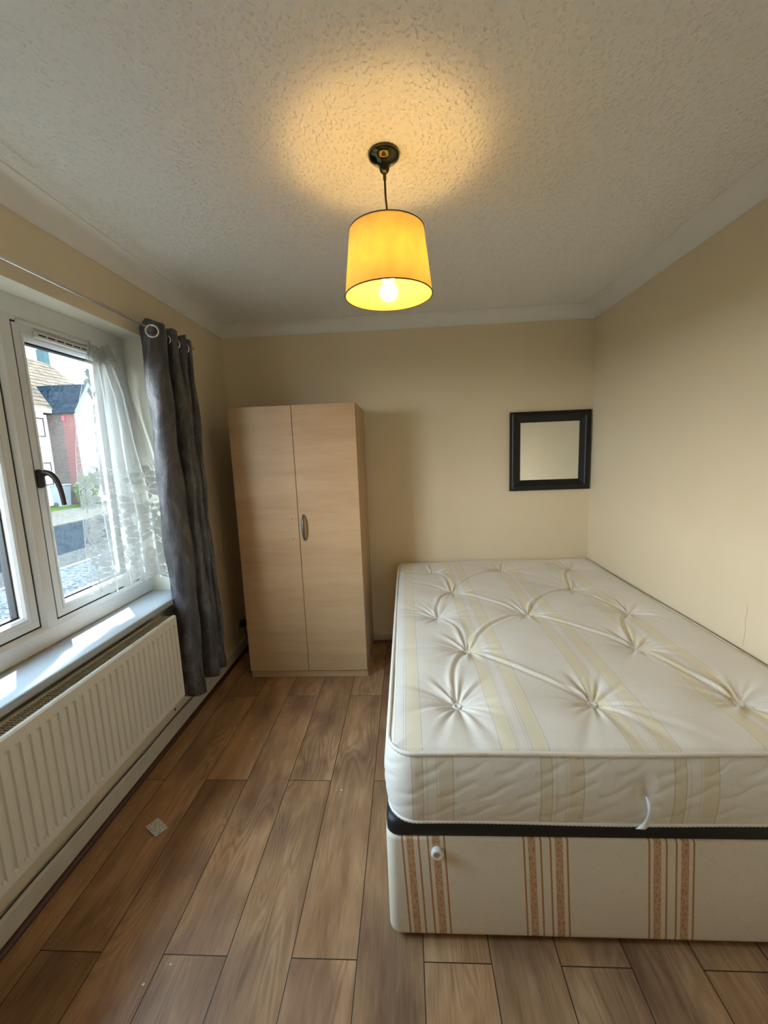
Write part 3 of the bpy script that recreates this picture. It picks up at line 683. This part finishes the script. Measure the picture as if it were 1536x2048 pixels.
PXg = cx_+np.sign(GX-cx_)*(kx+hx_-rc_); PYg = cy_+np.sign(GY-cy_)*(ky+hy_-rc_)
def edge_wob(x, y):      # the real mattress is not perfectly straight
    return .004*np.sin(y*7.+.4)+.003*np.sin(x*9.)
def tuft(x, y):
    ed = np.minimum(np.minimum(x-MX0, MX1-x), np.minimum(y-MY0_, MY1_-y))
    h = .018*(1-np.exp(-np.clip(ed, 0, None)/.05))
    dmin = np.min(np.stack([np.hypot(x-bx, y-by) for bx, by in BT]), 0); h += .013*(1-np.exp(-(dmin/.13)**2))-.006
    for i, (bx, by) in enumerate(BT):
        dx, dy = x-bx, y-by; r = np.sqrt(dx*dx+dy*dy)+1e-6; th = np.arctan2(dy, dx)
        h -= .030*np.exp(-(r/.055)**1.1)
        ph = i*1.7
        rad = .55*np.sin(9*th+ph)+.45*np.sin(14*th+2.3*ph+6*r)+.25*np.sin(23*th+ph*.7)
        h += .0052*rad*np.exp(-((r-.045)/.075)**2)*np.clip(r/.03, 0, 1)
    for a, b in LINKS:
        A, B = np.array(BT[a]), np.array(BT[b]); d = B-A; L = np.hypot(*d); d /= L; nrm = np.array([-d[1], d[0]])
        s_ = ((x-A[0])*d[0]+(y-A[1])*d[1])/L; q_ = (x-A[0])*nrm[0]+(y-A[1])*nrm[1]
        q_ = q_-.028*np.sin(PI*np.clip(s_, 0, 1))*(1 if (a+b) % 2 else -1)
        m_ = np.clip(np.sin(PI*np.clip(s_, 0, 1)), 0, 1)**.35*((s_ > 0) & (s_ < 1))
        env = 1-.55*np.sin(PI*np.clip(s_, 0, 1))
        h -= m_*env*.0080*np.exp(-(q_/.0075)**2); h += m_*env*.0075*np.exp(-((q_-.017)/.011)**2)+m_*env*.003*np.exp(-((q_+.02)/.014)**2)
    # pleats that run from the buttons to the near edges
    for (bx, by), (ex, ey) in [(BT[0], (1.176, -1.60)), (BT[0], (1.176, -1.80)), (BT[0], (1.30, -1.937)), (BT[0], (1.42, -1.937)), (BT[0], (1.50, -1.937)), (BT[1], (1.70, -1.937)), (BT[1], (1.86, -1.937)), (BT[1], (1.97, -1.937)), (BT[1], (2.10, -1.937)), (BT[2], (2.25, -1.937)), (BT[2], (2.42, -1.937)), (BT[5], (1.176, -1.02)), (BT[5], (1.176, -.9)), (BT[3], (1.176, -1.36)), (BT[10], (1.176, -.3)), (BT[8], (1.25, -.50)), (BT[7], (2.506, -.93))]:
        A = np.array((bx, by)); B = np.array((ex, ey)); d = B-A; L = np.hypot(*d); d /= L
        s_ = ((x-A[0])*d[0]+(y-A[1])*d[1])/L; q_ = -(x-A[0])*d[1]+(y-A[1])*d[0]
        w_ = .010+.012*np.clip(s_, 0, 1); m_ = np.clip(s_*6, 0, 1)*np.clip(1.03-s_, 0, 1)**.5*(s_ < 1.02)
        h -= m_*.0050*np.exp(-(q_/w_)**2)
    h += .0012*np.sin(x*31+y*9)*np.sin(y*23-x*6)
    return np.maximum(h*np.clip(ed/.012, 0, 1), -.02)
ZG = MZ1+tuft(PXg, PYg)
vs = np.stack([PXg, PYg, ZG], -1).reshape(-1, 3).tolist(); fs = []
for i in range(NY):
    b0 = i*(NX+1)
    for j in range(NX): fs.append((b0+j, b0+j+1, b0+NX+1+j+1, b0+NX+1+j))
mesh('top_panel', vs, fs, TICK, mt, True)
per = rrect(MX0, MX1, MY0_, MY1_, .075, 14, .006); NP = len(per); KZ = 36
vs = []; fs = []; arc = 0
nrmls = []
for k in range(NP):
    t_ = (per[(k+1) % NP]-per[k-1]).normalized(); nrmls.append(Vector((t_.y, -t_.x)))
acc = [0.0]
for k in range(1, NP): acc.append(acc[-1]+(per[k]-per[k-1]).length)
for i in range(KZ+1):
    f = i/KZ; z = MZ0+(MZ1-MZ0)*f
    for k in range(NP):
        p = per[k]; nn = nrmls[k]; s_ = acc[k]
        bul = .017*math.sin(PI*f)**.55
        if p.x > MX1-.03 and abs(nn.x) > .5 or p.y > MY1_-.03 and abs(nn.y) > .5: bul *= .6
        w = 0
        for c0 in (.25, .56, .86):
            # S-shaped stitched strokes that climb along the border
            ss = (s_+c0*.19) % .105; zc = c0+.10*math.tanh((ss-.055)*38)
            w -= .0020*math.exp(-((f-zc)/.030)**2)*(1 if ss < .098 else .3)
        if abs(nn.y) > .7 and p.y < -1.8:
            r2 = ((p.x-1.848)/.022)**2+((f-.55)/.17)**2; w -= .010*math.exp(-r2)
        d = bul+w*min(1, 4*f*(1-f)*2)
        vs.append((p.x+nn.x*d, p.y+nn.y*d, z))
for i in range(KZ):
    for k in range(NP): fs.append((i*NP+k, i*NP+(k+1) % NP, (i+1)*NP+(k+1) % NP, (i+1)*NP+k))
fs.append(tuple(range(NP-1, -1, -1)))
mesh('border', vs, fs, TICKS, mt, True)
def rope(z, r, name, off=.0):
    pp = rrect(MX0-off, MX1+off, MY0_-off, MY1_+off, .075+off, 14, .0035); n_ = len(pp); k = 10; vs = []; fs = []; s_ = 0
    for i in range(n_):
        t_ = (pp[(i+1) % n_]-pp[i-1]).normalized(); nn = Vector((t_.y, -t_.x, 0)); s_ += (pp[i]-pp[i-1]).length if i else 0
        zz = z+.0025*math.sin(pp[i].x*8+pp[i].y*5)
        for q_ in range(k):
            a = 2*PI*q_/k; rr = r*(1+.16*math.sin(2*a+s_*2*PI/.011))
            vs.append((pp[i].x+nn.x*rr*math.cos(a), pp[i].y+nn.y*rr*math.cos(a), zz+rr*math.sin(a)))
    for i in range(n_):
        for q_ in range(k): fs.append((i*k+q_, i*k+(q_+1) % k, ((i+1) % n_)*k+(q_+1) % k, ((i+1) % n_)*k+q_))
    return mesh(name, vs, fs, PIPE, mt, True)
rope(MZ1+.002, .0068, 'piping'); rope(MZ0+.008, .0058, 'piping', .004)
# tuft buttons with a ring of thread
bh = tuft(np.array([b[0] for b in BT]), np.array([b[1] for b in BT]))
for (bx, by), hz in zip(BT, bh):
    z = MZ1+hz
    MB().lathe((bx, by, z), [(0, .003), (.006, .003), (.0095, .0078), (.0135, .0078), (.0160, .004), (.0155, -.002), (.012, -.004)], 24).obj('tuft_button', simple('white_felt_tuft', (.84, .82, .76), .7) if 'white_felt_tuft' not in bpy.data.materials else bpy.data.materials['white_felt_tuft'], mt, True)
tp = catmull([(1.852, -1.953, .500), (1.856, -1.958, .485), (1.858, -1.963, .462), (1.852, -1.965, .440), (1.842, -1.964, .424), (1.832, -1.966, .416)], 6)
tv = []; tf = []
for i, p in enumerate(tp):
    w = .003+.008*(i/(len(tp)-1)); tv += [(p.x-w, p.y, p.z), (p.x+w, p.y-.004*math.sin(i*.3), p.z)]
for i in range(len(tp)-1): tf.append((2*i, 2*i+1, 2*i+3, 2*i+2))
to = mesh('label_tag', tv, tf, simple('white_label', (.85, .87, .88), .5), mt, True); to.modifiers.new('thickness', 'SOLIDIFY').thickness = .0006

# ------------------------------------------------------------------ small things
def m_card():
    t = NT('grey_printed_card'); x, y, z = t.sep()[:3]
    ca, sa = math.cos(-.567), math.sin(-.567)
    u = t.m('ADD', t.m('MULTIPLY', x, ca), t.m('MULTIPLY', y, sa)); v = t.m('SUBTRACT', t.m('MULTIPLY', y, ca), t.m('MULTIPLY', x, sa))
    rows = t.m('LESS_THAN', t.m('ABSOLUTE', t.m('SINE', t.m('MULTIPLY', v, 520.0))), .7)
    ws = t.m('GREATER_THAN', t.noise(t.comb(t.m('MULTIPLY', u, 1.), t.m('MULTIPLY', v, 2.2), 0), 95, 3), .53)
    c = t.mix(t.m('MULTIPLY', t.m('MULTIPLY', rows, ws), .75), (.66, .65, .62), (.13, .13, .13))
    return t.shade(t.bsdf(c, .4))
cd = MB().box(.2325-.038, .2325+.038, -1.580-.025, -1.580+.025, .0004, .0060, bev=.0025, rot=Matrix.Rotation(-.567, 3, 'Z'))
tag(cd.obj('printed_packet', m_card()), 'small grey square packet with tiny print lying on the floor near the radiator', 'packet')
CHIP = simple('white_plaster_chip', (.80, .76, .68), .8)
for (x, y), r, lb in [((.972, -.338), .0042, 'white crumb on the floor beside the wardrobe bottom right corner'), ((.304, -.638), .0038, 'white crumb on the dark floor in front of the wardrobe left side'), ((.426, -1.079), .0046, 'white plaster chip on the floor midway between wardrobe and radiator'), ((.933, -1.394), .0038, 'white crumb on the floor beside the mattress front left corner'), ((.487, -2.054), .0036, 'bright white crumb on the floor nearest the camera'), ((.538, -2.008), .0034, 'faint pale chip on the floor next to the brightest crumb')]:
    bm = bmesh.new(); bmesh.ops.create_icosphere(bm, subdivisions=2, radius=r)
    for v_ in bm.verts: v_.co = Vector((v_.co.x*random.uniform(.8, 1.5), v_.co.y*random.uniform(.7, 1.1), v_.co.z*.5*random.uniform(.8, 1.1)))
    zmin = min(v_.co.z for v_ in bm.verts)
    me = bpy.data.meshes.new('floor_crumb')
    for v_ in bm.verts: v_.co += Vector((x, y, -zmin+.0002))
    bm.to_mesh(me); bm.free(); me.materials.append(CHIP); tag(newobj('floor_crumb', me), lb, 'crumb', 'plaster crumbs on the floor')
# socket and plug behind the wardrobe
so = empty('wall_socket', (.001, -.125, .20), 'white wall socket with a dark plug, half hidden behind the wardrobe left side', 'socket')
MB().box(.0005, .010, -.200, -.055, .175, .260, bev=.003).obj('socket_plate', simple('socket_plastic', (.62, .58, .5), .4), so)
MB().box(.0102, .045, -.165, -.115, .195, .245, bev=.006).obj('plug', simple('black_plug', (.02, .02, .02), .45), so)
MB().tube(catmull([(.035, -.14, .197), (.040, -.14, .15), (.050, -.13, .10), (.075, -.12, .055), (.11, -.10, .012), (.15, -.08, .006)], 6), .0035, 8).obj('plug_cable', simple('black_cable', (.03, .03, .03), .5), so, auto=60)
# dark strand put in for the shaded gap between skirting top and wall
cpts = [(.0125+.0025*math.sin(i*.9), -2.6+i*.058, .1005) for i in range(31)]
tag(MB().tube(catmull(cpts, 4), .0022, 8).obj('skirting_gap', simple('skirting_gap_dark', (.02, .017, .013), .6), auto=60), 'thin dark line standing in for the gap along the top edge of the left skirting board', 'wall gap')
hb_ = MB().lathe((.0004, -1.015, .125), [(0, .0012), (.004, .0011), (.007, .0004)], 14, axis='X').obj('wall_chip', DARK); tag(hb_, 'small dark chip hole in the wall just above the left skirting, below the grey curtain', 'wall damage')
ck = MB()
cpt = [(RW-.0003, -1.384+.002*math.sin(i*1.3), .63+i*.0165) for i in range(11)]
tag(ck.tube(cpt, .0007, 5).obj('wall_crack', simple('crack_shadow', (.50, .45, .34), .9)), 'thin vertical hairline crack in the right wall above the mattress', 'wall crack')

# ------------------------------------------------------------------ outside
G = -.60
def m_speckle(name, a, b, sc, bump=.3):
    t = NT(name); n_ = t.noise(sc=sc, det=5, rough=.7); return t.shade(t.bsdf(t.ramp(n_, [(.35, a), (.65, b)]), .95, 0, 0.0, t.bump(n_, bump, .02)))
def slab(name, x0, x1, y0, y1, z0, z1, mat, label=None, cat=None, kind='structure'):
    o = MB().box(x0, x1, y0, y1, z0, z1).obj(name, mat); o['kind'] = kind; return o
slab('ground', -60, -.31, -30, 60, G-.5, G-.10, m_speckle('earth', (.03, .03, .02), (.05, .05, .04), 2))
slab('front_yard', -5.42, -.31, -20, 40, G-.10, G+.02, m_speckle('grey_gravel', (.012, .013, .0135), (.075, .080, .083), 16, .6))
MB().box(-5.50, -5.421, -20, 40, G-.10, G+.035).obj('kerb', simple('pale_kerb_stone', (.07, .07, .07), .8))['kind'] = 'structure'
slab('near_pavement', -6.55, -5.501, -20, 40, G-.10, G+.015, m_speckle('worn_pavement', (.018, .018, .017), (.045, .045, .042), 14))
slab('road', -10.30, -6.551, -20, 60, G-.10, G, m_speckle('blue_grey_asphalt', (.0085, .0115, .014), (.012, .0155, .0185), 20))
slab('far_pavement', -13.9, -10.301, -20, 60, G-.10, G+.04, m_speckle('pale_paving', (.035, .033, .028), (.07, .066, .055), 5))
slab('lawn', -60, -13.901, -20, 60, G-.10, G+.05, m_speckle('grass', (.02, .035, .005), (.05, .075, .012), 6))
def m_tiles():
    t = NT('brown_roof_tiles'); x, y, z = t.sep()[:3]
    r_ = t.m('FRACT', t.m('MULTIPLY', z, 4.5)); c_ = t.m('FRACT', t.m('MULTIPLY', y, 4.5)); n_ = t.noise(sc=3, det=4)
    ln = t.m('LESS_THAN', t.m('MINIMUM', r_, t.m('ADD', c_, .1)), .16); base = t.ramp(n_, [(.3, (.05, .038, .028)), (.7, (.10, .078, .058))])
    return t.shade(t.bsdf(t.mix(ln, base, (.018, .013, .010)), .9, 0, 0.0, t.bump(r_, .8, .03)))
def m_brick(name, a, b):
    t = NT(name); br = t.n('ShaderNodeTexBrick'); sp = t.sep(); t.put(br.inputs['Vector'], t.comb(t.m('ADD', sp[0], sp[1]), sp[2], 0))
    br.inputs['Scale'].default_value = 4.5; t.put(br.inputs['Color1'], a); t.put(br.inputs['Color2'], b); t.put(br.inputs['Mortar'], (.09, .08, .075)); br.inputs['Mortar Size'].default_value = .03
    return t.shade(t.bsdf(br.outputs[0], .9, 0, 0.0))
TILE = m_tiles(); BRK = m_brick('brown_brick', (.030, .021, .018), (.055, .038, .032)); RBRK = m_brick('red_brick', (.085, .022, .020), (.11, .032, .028))
REND = simple('white_render', (.80, .79, .76), .8); BLUET = simple('slate_blue_roof_tiles', (.011, .018, .026), .8, spec=0, nz=.45, nsc=7); FASC = simple('white_fascia', (.78, .78, .78), .5)
PANE = simple('dark_house_glass', (.12, .15, .18), .15)
hA = empty('house', (-19, 14, G), 'white rendered house with brown and slate blue tiled roofs across the road', 'house')
MB().box(-22.6, -16, 3.0, 20.3, G+.05, 4.0).obj('wall', REND, hA)
rv = [(-15.55, 2.6, 4.02), (-15.55, 20.6, 4.02), (-23.2, 20.9, 4.02), (-23.2, 2.6, 4.02), (-19.4, 6.0, 7.3), (-19.4, 20.0, 7.3)]
rv[5] = (-19.4, 21.1, 7.3); rv[1] = (-15.55, 20.9, 4.02); rv[2] = (-23.2, 22.4, 4.02)
MB().add(rv, [(0, 1, 5, 4), (1, 2, 5), (2, 3, 4, 5), (3, 0, 4), (0, 3, 2, 1)]).obj('roof', TILE, hA)
MB().box(-15.66, -15.50, 2.6, 16.35, 3.86, 4.03).obj('gutter', FASC, hA)
MB().box(-19.75, -19.3, 20.75, 21.15, 7.0, 8.0).obj('chimney', simple('blue_grey_chimney_render', (.03, .05, .055), .9, spec=0), hA)
WFR = simple('brown_house_frame', (.03, .024, .02), .5); NETG = simple('net_lit_glass', (.62, .64, .64), .2)
for (y0, y1, z0, z1) in [(15.75, 16.35, 2.75, 3.65), (15.75, 16.40, .45, 1.55), (12.5, 14.2, 2.5, 3.6), (12.5, 14.2, .4, 1.6)]:
    w_ = MB().ring(y0, y1, z0, z1, [(0, -16.02), (0, -15.96), (.06, -15.96), (.06, -16.02)]).obj('window', WFR, hA)
    MB().box(-16.01, -15.985, y0+.05, y1-.05, z0+.05, z1-.05).obj('pane', NETG, w_)
# the gabled wing in front
gx0, gx1, ya, yb, ym, ze, zr = -16.0, -14.6, 16.62, 18.35, 17.47, 4.05, 5.22
MB().prism([(ya, G+.05), (yb, G+.05), (yb, ze), (ym, zr), (ya, ze)], 'X', gx0+.01, gx1).obj('gable_wall', REND, hA)
MB().box(-15.99, -15.22, ya-.06, ya-.001, G+.05, ze+.02).obj('brown_brick_side', BRK, hA)
MB().box(-15.219, -14.61, ya-.07, ya-.001, G+.05, ze-.02).obj('red_brick_side', RBRK, hA)
MB().box(-15.18, -15.05, ya-.13, ya-.071, 3.50, 3.72).obj('alarm_box', simple('red_alarm_box', (.25, .02, .03), .4), hA)
sl = (zr-ze)/(ym-ya)
def slope(y0, z0, y1, z1, th=.09, xa=-14.42, xb=-17.6):
    return MB().add([(xa, y0, z0), (xa, y1, z1), (xb, y1, z1), (xb, y0, z0), (xa, y0, z0+th), (xa, y1, z1+th), (xb, y1, z1+th), (xb, y0, z0+th)], [(0, 1, 2, 3), (7, 6, 5, 4), (0, 4, 5, 1), (1, 5, 6, 2), (2, 6, 7, 3), (3, 7, 4, 0)])
slope(ya-.20, ze-.20*sl+.03, ym, zr+.03).obj('roof_slope', BLUET, hA); slope(yb+.20, ze-.20*sl+.03, ym, zr+.03).obj('roof_slope', BLUET, hA)
bv = MB()
for y0 in (ya-.22, yb+.22):
    z0 = ze-.22*sl
    bv.add([(-14.41, y0, z0-.04), (-14.41, ym, zr-.04), (-14.41, ym, zr+.15), (-14.41, y0, z0+.15), (-14.36, y0, z0-.04), (-14.36, ym, zr-.04), (-14.36, ym, zr+.15), (-14.36, y0, z0+.15)], [(0, 1, 2, 3), (7, 6, 5, 4), (0, 4, 5, 1), (1, 5, 6, 2), (2, 6, 7, 3), (3, 7, 4, 0)])
bv.obj('bargeboard', simple('pale_blue_verge', (.08, .11, .12), .7, spec=0), hA)
wb_ = MB().ring(17.75, 18.15, 3.0, 3.8, [(0, -14.6), (0, -14.56), (.05, -14.56), (.05, -14.6)]).obj('window', FASC, hA); MB().box(-14.595, -14.57, 17.79, 18.11, 3.04, 3.76).obj('pane', PANE, wb_)
# greenery
def leaves(c, ext, n_, size, seed):
    r_ = np.random.default_rng(seed); b = MB(); vs = []; fs = []
    for i in range(n_):
        d = r_.normal(size=3); d /= np.linalg.norm(d)+1e-9; rad = r_.uniform(.45, 1.0)**.5
        lump = 1+.22*math.sin(d[0]*5+seed)+.18*math.sin(d[1]*7+d[2]*5)
        p = np.array([c[k]+d[k]*ext[k]*rad*lump for k in range(3)]); p[2] = max(p[2], G+.12)
        a = r_.normal(size=3); a /= np.linalg.norm(a); bb_ = np.cross(a, r_.normal(size=3)); bb_ /= np.linalg.norm(bb_)+1e-9
        s_ = size*r_.uniform(.6, 1.3); k = len(vs)
        vs += [tuple(p-a*s_), tuple(p+bb_*s_*.5), tuple(p+a*s_), tuple(p-bb_*s_*.5)]; fs.append((k, k+1, k+2, k+3))
    return b.add(vs, fs)
def m_leaf(name, a, b):
    t = NT(name); n_ = t.noise(sc=4, det=3); c = t.ramp(n_, [(.35, a), (.65, b)]); d = t.n('ShaderNodeBsdfDiffuse'); l = t.n('ShaderNodeBsdfTranslucent'); t.put(d.inputs[0], c); t.put(l.inputs[0], c)
    m_ = t.n('ShaderNodeMixShader'); m_.inputs[0].default_value = .35; t.t.links.new(d.outputs[0], m_.inputs[1]); t.t.links.new(l.outputs[0], m_.inputs[2]); return t.shade(m_.outputs[0])
LF1 = m_leaf('pale_green_leaves', (.035, .06, .022), (.16, .20, .10)); LF2 = m_leaf('dark_teal_leaves', (.012, .027, .028), (.03, .052, .052)); BARK = simple('bark', (.12, .09, .06), .9)
def plant(name, c, ext, n_, size, seed, mat, label, cat):
    e = empty(name, (c[0], c[1], G+.05), label, cat)
    leaves(c, ext, n_, size, seed).obj('foliage', mat, e, fix=False)
    MB().tube([(c[0], c[1], G+.05), (c[0]+.05, c[1], (G+c[2])/2), (c[0], c[1]+.05, c[2])], [.09, .07, .04], 8).obj('trunk', BARK, e)
plant('bush', (-13.75, 15.65, .12), (.36, .60, .72), 2200, .09, 1, LF1, 'pale green leafy bush in front of the houses, beside the wheelie bin', 'bush')
plant('bush', (-13.8, 17.25, .70), (.36, .58, 1.15), 2600, .10, 2, LF2, 'taller dark teal shrub behind the pale bush across the road', 'bush')
plant('tree', (-30, 39.6, 8.6), (1.3, 1.25, 2.0), 3000, .28, 3, LF2, 'distant blue-green tree standing behind the gabled house', 'tree')
# wheelie bin
wbn = empty('wheelie_bin', (-15.12, 15.75, G+.05), 'pale grey wheelie bin standing in front of the brick wall across the road', 'bin')
BINM = simple('pale_bin_plastic', (.12, .135, .14), .5)
bz = G+.06; cx0, cy0 = -15.12, 15.75
MB().add([(cx0-.22, cy0-.22, bz), (cx0+.22, cy0-.22, bz), (cx0+.22, cy0+.22, bz), (cx0-.22, cy0+.22, bz), (cx0-.29, cy0-.28, bz+.95), (cx0+.29, cy0-.28, bz+.95), (cx0+.29, cy0+.28, bz+.95), (cx0-.29, cy0+.28, bz+.95)], [(3, 2, 1, 0), (4, 5, 6, 7), (0, 1, 5, 4), (1, 2, 6, 5), (2, 3, 7, 6), (3, 0, 4, 7)]).obj('bin_body', BINM, wbn)
MB().box(cx0-.33, cx0+.33, cy0-.31, cy0+.31, bz+.95, bz+1.03, bev=.03).obj('lid', BINM, wbn)
for s_ in (-.24, .24): MB().lathe((cx0-.12, cy0+s_, bz+.09), [(0, -.03), (.10, -.03), (.10, .03), (0, .03)], 18, axis='Y').obj('wheel', GASK, wbn)
# parked car: only its wheel shows at the pane's edge
cr_ = empty('car', (-9.3, 4.9, G), 'parked silver car whose alloy wheel shows at the left edge of the window', 'car')
prof_ = [(2.9, .28), (3.0, .55), (3.15, .85), (3.6, .95), (4.1, 1.35), (4.6, 1.45), (5.6, 1.43), (6.4, 1.02), (7.3, .88), (7.62, .70), (7.68, .42), (7.6, .25)]
MB().prism([(y, G+z) for y, z in prof_], 'X', -9.95, -8.42).obj('car_body', simple('silver_car_paint', (.45, .46, .48), .3, metal=.5), cr_)
MB().prism([(y, G+z) for y, z in [(3.75, .98), (4.2, 1.32), (4.65, 1.40), (5.5, 1.38), (6.2, 1.03)]], 'X', -9.97, -8.40).obj('side_windows', PANE, cr_)
for y in (3.75, 6.93):
    for x, sg in ((-8.46, 1), (-9.91, -1)):
        w_ = MB().lathe((x, y, G+.32), [(.20, -.10), (.30, -.10), (.32, -.07), (.32, .07), (.30, .10), (.21, .10)], 36, axis='X').obj('wheel', GASK, cr_, auto=40)
        al_ = MB().lathe((x, y, G+.32), [(.205, .09*sg), (.19, .07*sg), (.05, .06*sg), (0, .06*sg)], 30, axis='X')
        al_.obj('hub', simple('dark_hub', (.05, .05, .055), .5) if 'dark_hub' not in bpy.data.materials else bpy.data.materials['dark_hub'], w_)
        sk = MB(); sk.tube([(x+.09*sg, y+.20*math.cos(2*PI*k/30), G+.32+.20*math.sin(2*PI*k/30)) for k in range(30)], .014, 6, closed=True)
        for k in range(5):
            a = 2*PI*k/5+.3; sk.tube([(x+.085*sg, y+.02*math.cos(a), G+.32+.02*math.sin(a)), (x+.09*sg, y+.20*math.cos(a), G+.32+.20*math.sin(a))], .024, 6)
        sk.obj('alloy_spokes', simple('bright_alloy', (.75, .76, .78), .3, metal=.7) if 'bright_alloy' not in bpy.data.materials else bpy.data.materials['bright_alloy'], w_)
